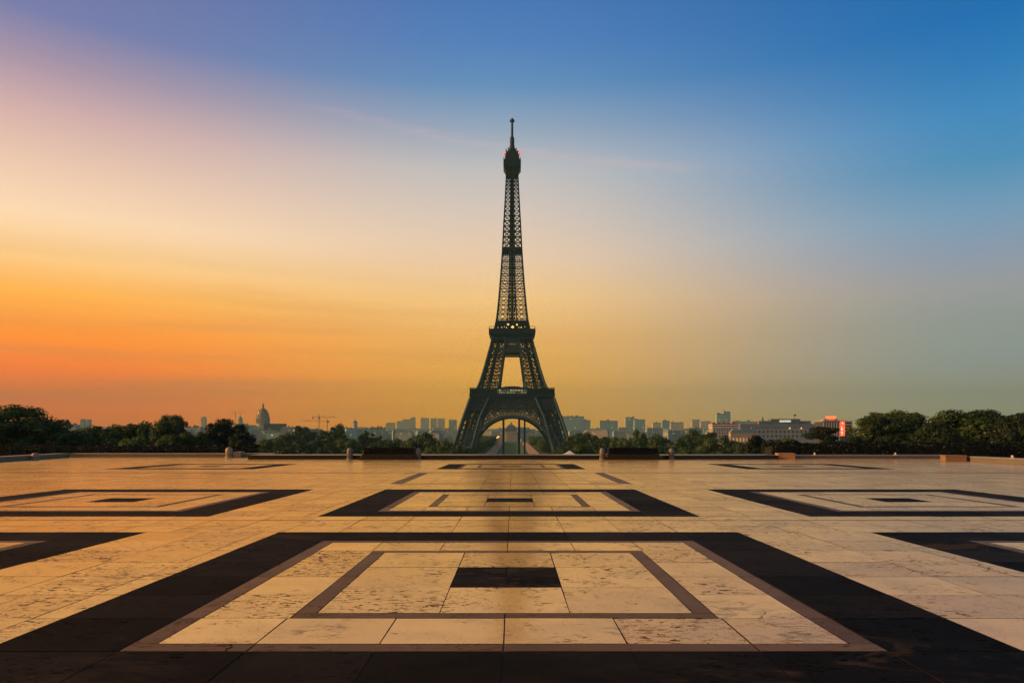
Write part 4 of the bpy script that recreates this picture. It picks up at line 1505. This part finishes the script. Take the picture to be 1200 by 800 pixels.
MB().lathe([(12.3, Zat(495, D) - GZ), (9, Zat(493.4, D) - GZ), (3, Zat(492.4, D) - GZ), (.5, Zat(490.4, D) - GZ)], 20).build('dome', M_ZINC, pn, True)

# construction cranes
M_CRANE = mat('crane_steel', (.16, .13, .10), .6, .3, .3)


def crane(label, px, top, base, D, j0, j1):
    r = thing('tower_crane', label, 'crane', (Xat(px, D), D, GZ))
    h = Zat(top, D) - GZ
    s = D / F
    m = MB()
    t_ = .55 * s * .55
    for sx in (-1, 1):
        for sy in (-1, 1): m.box(sx * .7 - .17, sx * .7 + .17, sy * .7 - .17, sy * .7 + .17, 0, h + 6)
    z = 0
    while z < h:
        m.bar((-.8, -.8, z), (.8, -.8, z + 2), .25)
        z += 2
    m.build('tower_mast', M_CRANE, r)
    a, b_ = (j0 - px) * s, (j1 - px) * s
    jb = MB()
    jb.bar((a, 0, h), (b_, 0, h), .26).bar((a, 0, h + 1.5), (b_, 0, h + 1.5), .2)
    x = a
    while x < b_ - 2: jb.bar((x, 0, h), (x + 2, 0, h + 1.5), .3); x += 2
    jb.build('jib', M_CRANE, r)
    tie = MB().bar((a, 0, h + 1.5), (0, 0, h + 7), .3).bar((b_, 0, h + 1.5), (0, 0, h + 7), .3)
    tie.build('tie_rod', M_CRANE, r)
    sd_ = -1 if abs(a) < abs(b_) else 1
    MB().box((a if sd_ < 0 else b_ - 3), (a + 3 if sd_ < 0 else b_), -.8, .8, h - 3, h).build('counterweight', M_CRANE, r)
    MB().box(-1.6, 1.6, -1.6, 1.6, h - 2.8, h - .2).build('cab', M_CRANE, r)
    return r


crane('tower crane with the highest long jib, right of the gilded dome', 374, 489, 500, 1700, 366, 394)
crane('shorter tower crane beneath the high jib, its jib reaching left', 383.5, 493.4, 500, 1750, 355, 386)
crane('faint far tower crane just left of the far domed church', 276, 483.5, 500, 3400, 272, 290)

# domed school at the end of the lawn
D = 1500
em = thing('domed_school', 'long stone school with a square-domed centre pavilion at the lawn\'s far end', 'building', (Xat(599, D), D, GZ))
zz = lambda y: Zat(y, D) - GZ
for s, a_, b_ in ((-1, -42, -13), (1, 13, 48)):
    wg = MB().box(a_, b_, 0, 16, 0, zz(507)).build('wing_wall', F_WARM, em)
    rf = MB()
    rf.hexa([(a_, -.4, zz(507)), (b_, -.4, zz(507)), (b_, 16.4, zz(507)), (a_, 16.4, zz(507))], [(a_ + 2, 5, zz(503.4)), (b_ - 2, 5, zz(503.4)), (b_ - 2, 11, zz(503.4)), (a_ + 2, 11, zz(503.4))])
    rf.build('wing_roof', M_ZINC, wg)
MB().box(-13, 13, -5, 18, 0, zz(505)).build('pavilion_wall', F_WARM, em)
pc = MB()
for i in range(8): pc.tube((-10.5 + 3 * i, -6, 0), (-10.5 + 3 * i, -6, zz(506.6)), .75, .65, 8)
pc.box(-13, 13, -7, -5.02, zz(506.6), zz(505.4))
pc.build('portico', M_PALEST, em)
dd = MB()
pr_ = [(12.0, 505), (11.4, 502.5), (9.8, 500.2), (7.0, 498.4), (4.2, 497.4)]
for (r0, y0), (r1, y1) in zip(pr_, pr_[1:]): dd.frus(0, 6, r0, r1, zz(y0), zz(y1))
dd.build('dome', mat('slate_dome', (.07, .10, .11), .6, .3, .2), em)
MB().frus(0, 6, 2.2, 2.0, zz(497.4), zz(495.4)).frus(0, 6, 1.0, .2, zz(495.4), zz(493.2)).build('lantern', M_ZINC, em)
for px, y, r_, lab in ((584.2, 512.4, 1.3, 'bright street lamp glowing beside the lawn\'s left path'), (582.6, 513.4, 1.0, 'second warm street lamp just nearer than the bright one')):
    D = 1050 if r_ > 1.1 else 1000
    lp = thing('street_lamp', lab, 'street lamp', (Xat(px, D), D, GZ))
    hh = Zat(y, D) - GZ
    MB().tube((0, 0, 0), (0, 0, hh), .18, .12, 8).build('pole', M_IRON, lp)
    MB().lathe([(r_ * .4, hh), (r_, hh + r_ * .6), (r_ * .9, hh + r_ * 1.3), (r_ * .2, hh + r_ * 1.8)], 10).build('lamp_head', M_WARM, lp)

# ---- right-hand group
M_CREAM = mat('cream_stone', (.50, .40, .26), .8, .2, .2)
M_GLASSD = mat('dark_glass', (.03, .035, .04))


def window_grid(name, m, parent, w, rows, n, ww, wh, y):
    for z in rows:
        for i in range(n):
            x = -w / 2 + w * (i + .5) / n
            MB().box(x - ww / 2, x + ww / 2, y - .05, y + .3, z, z + wh).build(name, m, parent)


D = 700
hx0, hx1 = Xat(857, D), Xat(886, D)
hs = thing('stone_mansion', 'golden stone mansion with tall windows above the dark trees at right', 'building', ((hx0 + hx1) / 2, D, GZ), -.18)
w = hx1 - hx0
top = Zat(502.5, D) - GZ
MB().box(-w / 2, w / 2, 0, 16, 0, top - 4.2).build('wall', M_CREAM, hs)
MB().box(-w / 2 - .5, w / 2 + .5, -.5, 16.5, top - 4.2, top - 3.7).box(-w / 2 - .35, w / 2 + .35, -.35, -.02, 12.4, 12.9).build('cornice', M_PALEST, hs)
m_ = MB().hexa([(-w / 2, 0, top - 3.7), (w / 2, 0, top - 3.7), (w / 2, 16, top - 3.7), (-w / 2, 16, top - 3.7)], [(-w / 2 + 2, 3, top), (w / 2 - 2, 3, top), (w / 2 - 2, 13, top), (-w / 2 + 2, 13, top)])
rf = m_.build('roof', M_ZINC, hs)
MB().box(-w / 2 + 2, -w / 2 + 3.4, 5, 9, top - 2, top + 2.2).box(w / 2 - 4, w / 2 - 2.6, 5, 9, top - 2, top + 2).build('chimney', M_CHIM, rf)
window_grid('lit_window', mat('warm_window', (.6, .4, .2), .4, .1, 1, emit=(1, .55, .18), estr=.35), hs, w * .92, [14.2], 7, 1.5, 3.4, -.2)
window_grid('window', M_GLASSD, hs, w * .92, [3, 7.6], 7, 1.4, 2.8, -.2)

D = 820
rw = thing('banded_building', 'flat building with red-brown and white floor bands, left of the long grey one', 'building', (Xat(850, D), D, GZ))
w = Xat(865, D) - Xat(835, D)
for y0, y1, m__, nm in ((540, 500.9, F_WARM, 'wall'), (500.9, 499.4, mat('white_band', (.62, .56, .48), .6), 'white_band'), (499.4, 498.4, mat('rust_band', (.22, .07, .04), .7), 'rust_band'),
                        (498.4, 497.0, mat('white_band', (.6, .56, .5)), 'white_band'), (497.0, 496.0, mat('rust_band', (.3, .1, .06)), 'rust_band')):
    ins = 0 if nm == 'wall' else (.35 if nm == 'white_band' else .1)
    MB().box(-w / 2 - ins, w / 2 + ins, -ins, 16 + ins, (0 if y0 == 540 else Zat(y0, D) - GZ), Zat(y1, D) - GZ).build(nm, m__, rw)
rr_ = MB()
for i in range(5):
    x = -w / 2 + 2 + i * w / 5.2
    rr_.box(x, x + 2.6, 5, 10, Zat(496, D) - GZ, Zat(494.6 + .4 * (i % 2), D) - GZ)
rr_.build('roof_hut', mat('rust_band', (.3, .1, .06)), rw)

D = 900
lg = thing('long_office', 'long grey building with a raised roof block and a lit white sign', 'building', (Xat(920, D), D, GZ))
x0, x1 = Xat(868, D) - Xat(920, D), Xat(966, D) - Xat(920, D)
zz = lambda y: Zat(y, D) - GZ
M_GREYB = mat('grey_blue_wall', (.24, .27, .28), .7, .2, .1)
MB().box(x0, x1, 0, 22, 0, zz(501.6)).build('wall', M_GREYB, lg)
rf = MB().hexa([(x0 - .5, -.6, zz(501.6)), (x1 + .5, -.6, zz(501.6)), (x1 + .5, 22.6, zz(501.6)), (x0 - .5, 22.6, zz(501.6))], [(x0 + 1, 5, zz(496.4)), (x1 - 1, 5, zz(496.4)), (x1 - 1, 18, zz(496.4)), (x0 + 1, 18, zz(496.4))]).build('roof', mat('slate_roof', (.085, .10, .115), .6, .3, .1), lg)
ub = MB().box(Xat(906, D) - Xat(920, D), Xat(940, D) - Xat(920, D), 6.5, 17, zz(497), zz(490.6)).build('roof_block', mat('slate_block', (.10, .13, .15), .6, .2, .1), lg)
MB().box(Xat(892, D) - Xat(920, D), Xat(905, D) - Xat(920, D), 7, 16, zz(497), zz(492.9)).box(Xat(941, D) - Xat(920, D), Xat(953, D) - Xat(920, D), 7, 16, zz(497), zz(492.9)).build('roof_wing', mat('slate_block', (.1, .13, .15)), lg)
sgx0, sgx1 = Xat(916, D) - Xat(920, D), Xat(929, D) - Xat(920, D)
sgn = MB().box(sgx0, sgx1, 6.0, 6.42, zz(494.3), zz(492.2)).build('lit_sign', mat('white_sign', (.8, .85, .7), .5, .05, 1, emit=(.82, .95, .66), estr=.8), lg)
sl = MB()
q = random.Random(5)
x = sgx0 + .7
while x < sgx1 - 1: sl.box(x, x + q.uniform(.25, .6), 5.9, 5.98, zz(493.8), zz(492.8)); x += q.uniform(.9, 1.3)
sl.build('sign_marks', mat('sign_marks', (.28, .36, .25), .6), sgn)
nW = 20
for i in range(nW):
    x = x0 + (x1 - x0) * (i + .5) / nW
    MB().box(x - .85, x + .85, -.06, .3, zz(507.2), zz(504.4)).build('window', M_GLASSD, lg)
    MB().box(x - .85, x + .85, -.06, .3, zz(512.2), zz(509.4)).build('window', M_GLASSD, lg)
bn = MB().box(x0 - .3, x1 + .3, -.4, -.02, zz(503.6), zz(502.9)).box(x0 - .3, x1 + .3, -.3, -.02, zz(508.8), zz(508.3)).build('string_course', M_PALEST, lg)
for px in (925, 938.5):
    MB().lathe([(.25, -.7), (.8, -.2), (.8, .4), (.3, .8)], 10, (Xat(px, D) - Xat(920, D), -1.6, zz(501.6))).build('wall_lamp', M_WARM, lg)
MB().tube((Xat(935, D) - Xat(920, D), 10, zz(490.6)), (Xat(935, D) - Xat(920, D), 10, zz(486.5)), .3, .2, 6).box(Xat(934, D) - Xat(920, D), Xat(936.6, D) - Xat(920, D), 9.6, 10.4, zz(487), zz(485.4)).build('roof_aerial', M_IRON, lg)
D = 1100
sp = thing('church_spire', 'thin dark church spire behind the long grey building', 'church', (Xat(893.6, D), D, GZ))
MB().box(-2.4, 2.4, -2.4, 2.4, 0, Zat(494, D) - GZ).build('tower_wall', F_STONE, sp)
MB().frus(0, 0, 2.2, .15, Zat(494, D) - GZ, Zat(487.6, D) - GZ).build('spire', M_ZINC, sp)
D = 1000
for px, y, lab in ((886.5, 493.2, 'small red rooftop sign glowing left of the thin spire'), (958.6, 493.4, 'tiny red-white roof beacon at the right end of the long grey building')):
    big = px < 900
    r = thing('roof_sign' if big else 'roof_beacon', lab, 'sign' if big else 'beacon', (Xat(px, D), D, GZ))
    hz = Zat(y, D) - GZ
    hw = 2.6 if big else .9
    MB().box(-hw, hw, -.2, .2, hz - .9, hz + .9).build('glowing_face', mat('red_sign_soft', (.7, .12, .08), .5, .1, 1, emit=(1, .16, .10), estr=.55) if big else mat('beacon_pink', (.9, .5, .5), .5, .1, 1, emit=(1, .42, .40), estr=1.6), r)
    MB().box(-hw * .7, hw * .7, .25, .9, hz - 30, hz - 1.0).box(-.15, .15, .22, .5, hz - 3, hz + .4).build('support', M_GREYB, r)

# red-signed building
D = 640
ht = thing('signed_block', 'striped concrete block with glowing red roof sign and red vertical sign', 'building', (Xat(980, D), D, GZ))
xx = lambda px: Xat(px, D) - Xat(980, D)
zz = lambda y: Zat(y, D) - GZ
M_HT = mat('grey_concrete', (.30, .29, .28), .75, .2, .2)
MB().box(xx(964.5), xx(990), 0, 18, 0, zz(494)).build('wall', mat('dark_glazing', (.05, .055, .07), .3, .2, .3), ht)
fn = MB()
for i in range(7):
    x = xx(965.2) + (xx(983.5) - xx(965.2)) * i / 6
    fn.box(x - .42, x + .42, -.5, -.02, 0, zz(494.4))
fn.build('concrete_fins', mat('pale_fins', (.48, .43, .36), .8, .2, .3), ht)
MB().box(xx(964), xx(990.3), -.7, 18.5, zz(494) + .02, zz(492.4)).build('roof', M_HT, ht)
MB().box(xx(968), xx(984), 4, 13, zz(492.35), zz(490.6)).build('roof_block', M_HT, ht)
M_SIGN = mat('red_sign', (.8, .06, .02), .5, .05, 1, emit=(1.0, .10, .03), estr=1.6)
M_SIGNL = mat('orange_sign', (.9, .3, .1), .5, .05, 1, emit=(1.0, .36, .11), estr=1.25)
s1 = MB().add([(xx(973.5), 3.2, zz(491.6)), (xx(979.6), 3.2, zz(491.6)), (xx(982.3), 3.2, zz(488.6)), (xx(981.2), 3.2, zz(487.3)), (xx(970.2), 3.2, zz(487.3)), (xx(969), 3.2, zz(488.8)),
               (xx(973.5), 3.8, zz(491.6)), (xx(979.6), 3.8, zz(491.6)), (xx(982.3), 3.8, zz(488.6)), (xx(981.2), 3.8, zz(487.3)), (xx(970.2), 3.8, zz(487.3)), (xx(969), 3.8, zz(488.8))],
              [(0, 1, 2, 3, 4, 5), (11, 10, 9, 8, 7, 6)] + [(i, i + 6, (i + 1) % 6 + 6, (i + 1) % 6) for i in range(6)]).build('roof_sign', M_SIGN, ht)
lt = MB()
q = random.Random(9)
x = xx(970.4)
while x < xx(981): w_ = q.uniform(.5, 1.0); lt.box(x, x + w_, 3.0, 3.18, zz(489.6), zz(488.1)); x += w_ + .35
lt.build('sign_letters', M_SIGNL, s1)
s2 = MB().box(xx(984.2), xx(989.2), -1.5, -.72, zz(510.5), zz(493.6)).build('vertical_sign', M_SIGN, ht)
lt = MB()
for y0, y1, a, b_ in ((496.4, 494.9, 985.6, 987.0), (503.0, 499.6, 985.0, 986.0), (503.6, 502.6, 985.0, 987.2), (507.8, 505.4, 985.0, 986.4), (507.0, 506.4, 986.4, 987.0), (509.9, 509.3, 985.2, 986.4)):
    lt.box(xx(a), xx(b_), -1.7, -1.52, zz(y0), zz(y1))
lt.build('sign_letters', mat('white_letters', (.9, .8, .75), .5, .05, 1, emit=(1, .72, .62), estr=1.0), s2)
wg = MB().box(xx(990.3), xx(999), 1, 17, 0, zz(493.6)).build('wing_wall', M_GLASSD, ht)
fl_ = MB()
for y in (494.4, 498, 501.6, 505.2): fl_.box(xx(990.2), xx(999.3), .2, 17.4, zz(y), zz(y - 1.5))
fl_.build('floor_bands', mat('pale_fins', (.48, .43, .36)), wg)

# ---------------------------------------------------------------- the air
hz = MB().box(-5200, 5200, -80, HAZE_FAR, GZ - 1.0, HAZE_TOP)
haze = hz.build('haze', None)
struct(haze, 'stuff')
hm = bpy.data.materials.new('haze_air')
hm.use_nodes = True
hm.node_tree.nodes.clear()
t = NT(hm.node_tree)
pv_ = t.n('ShaderNodeVolumePrincipled')
pv_.inputs['Color'].default_value = (*HAZE_C, 1)
pv_.inputs['Density'].default_value = HAZE_D
pv_.inputs['Anisotropy'].default_value = 0.0
ho = t.n('ShaderNodeOutputMaterial')
t.put(ho.inputs['Volume'], pv_.outputs[0])
haze.data.materials.clear()
haze.data.materials.append(hm)
SC.cycles.volume_bounces = 1
SC.cycles.max_bounces = 6
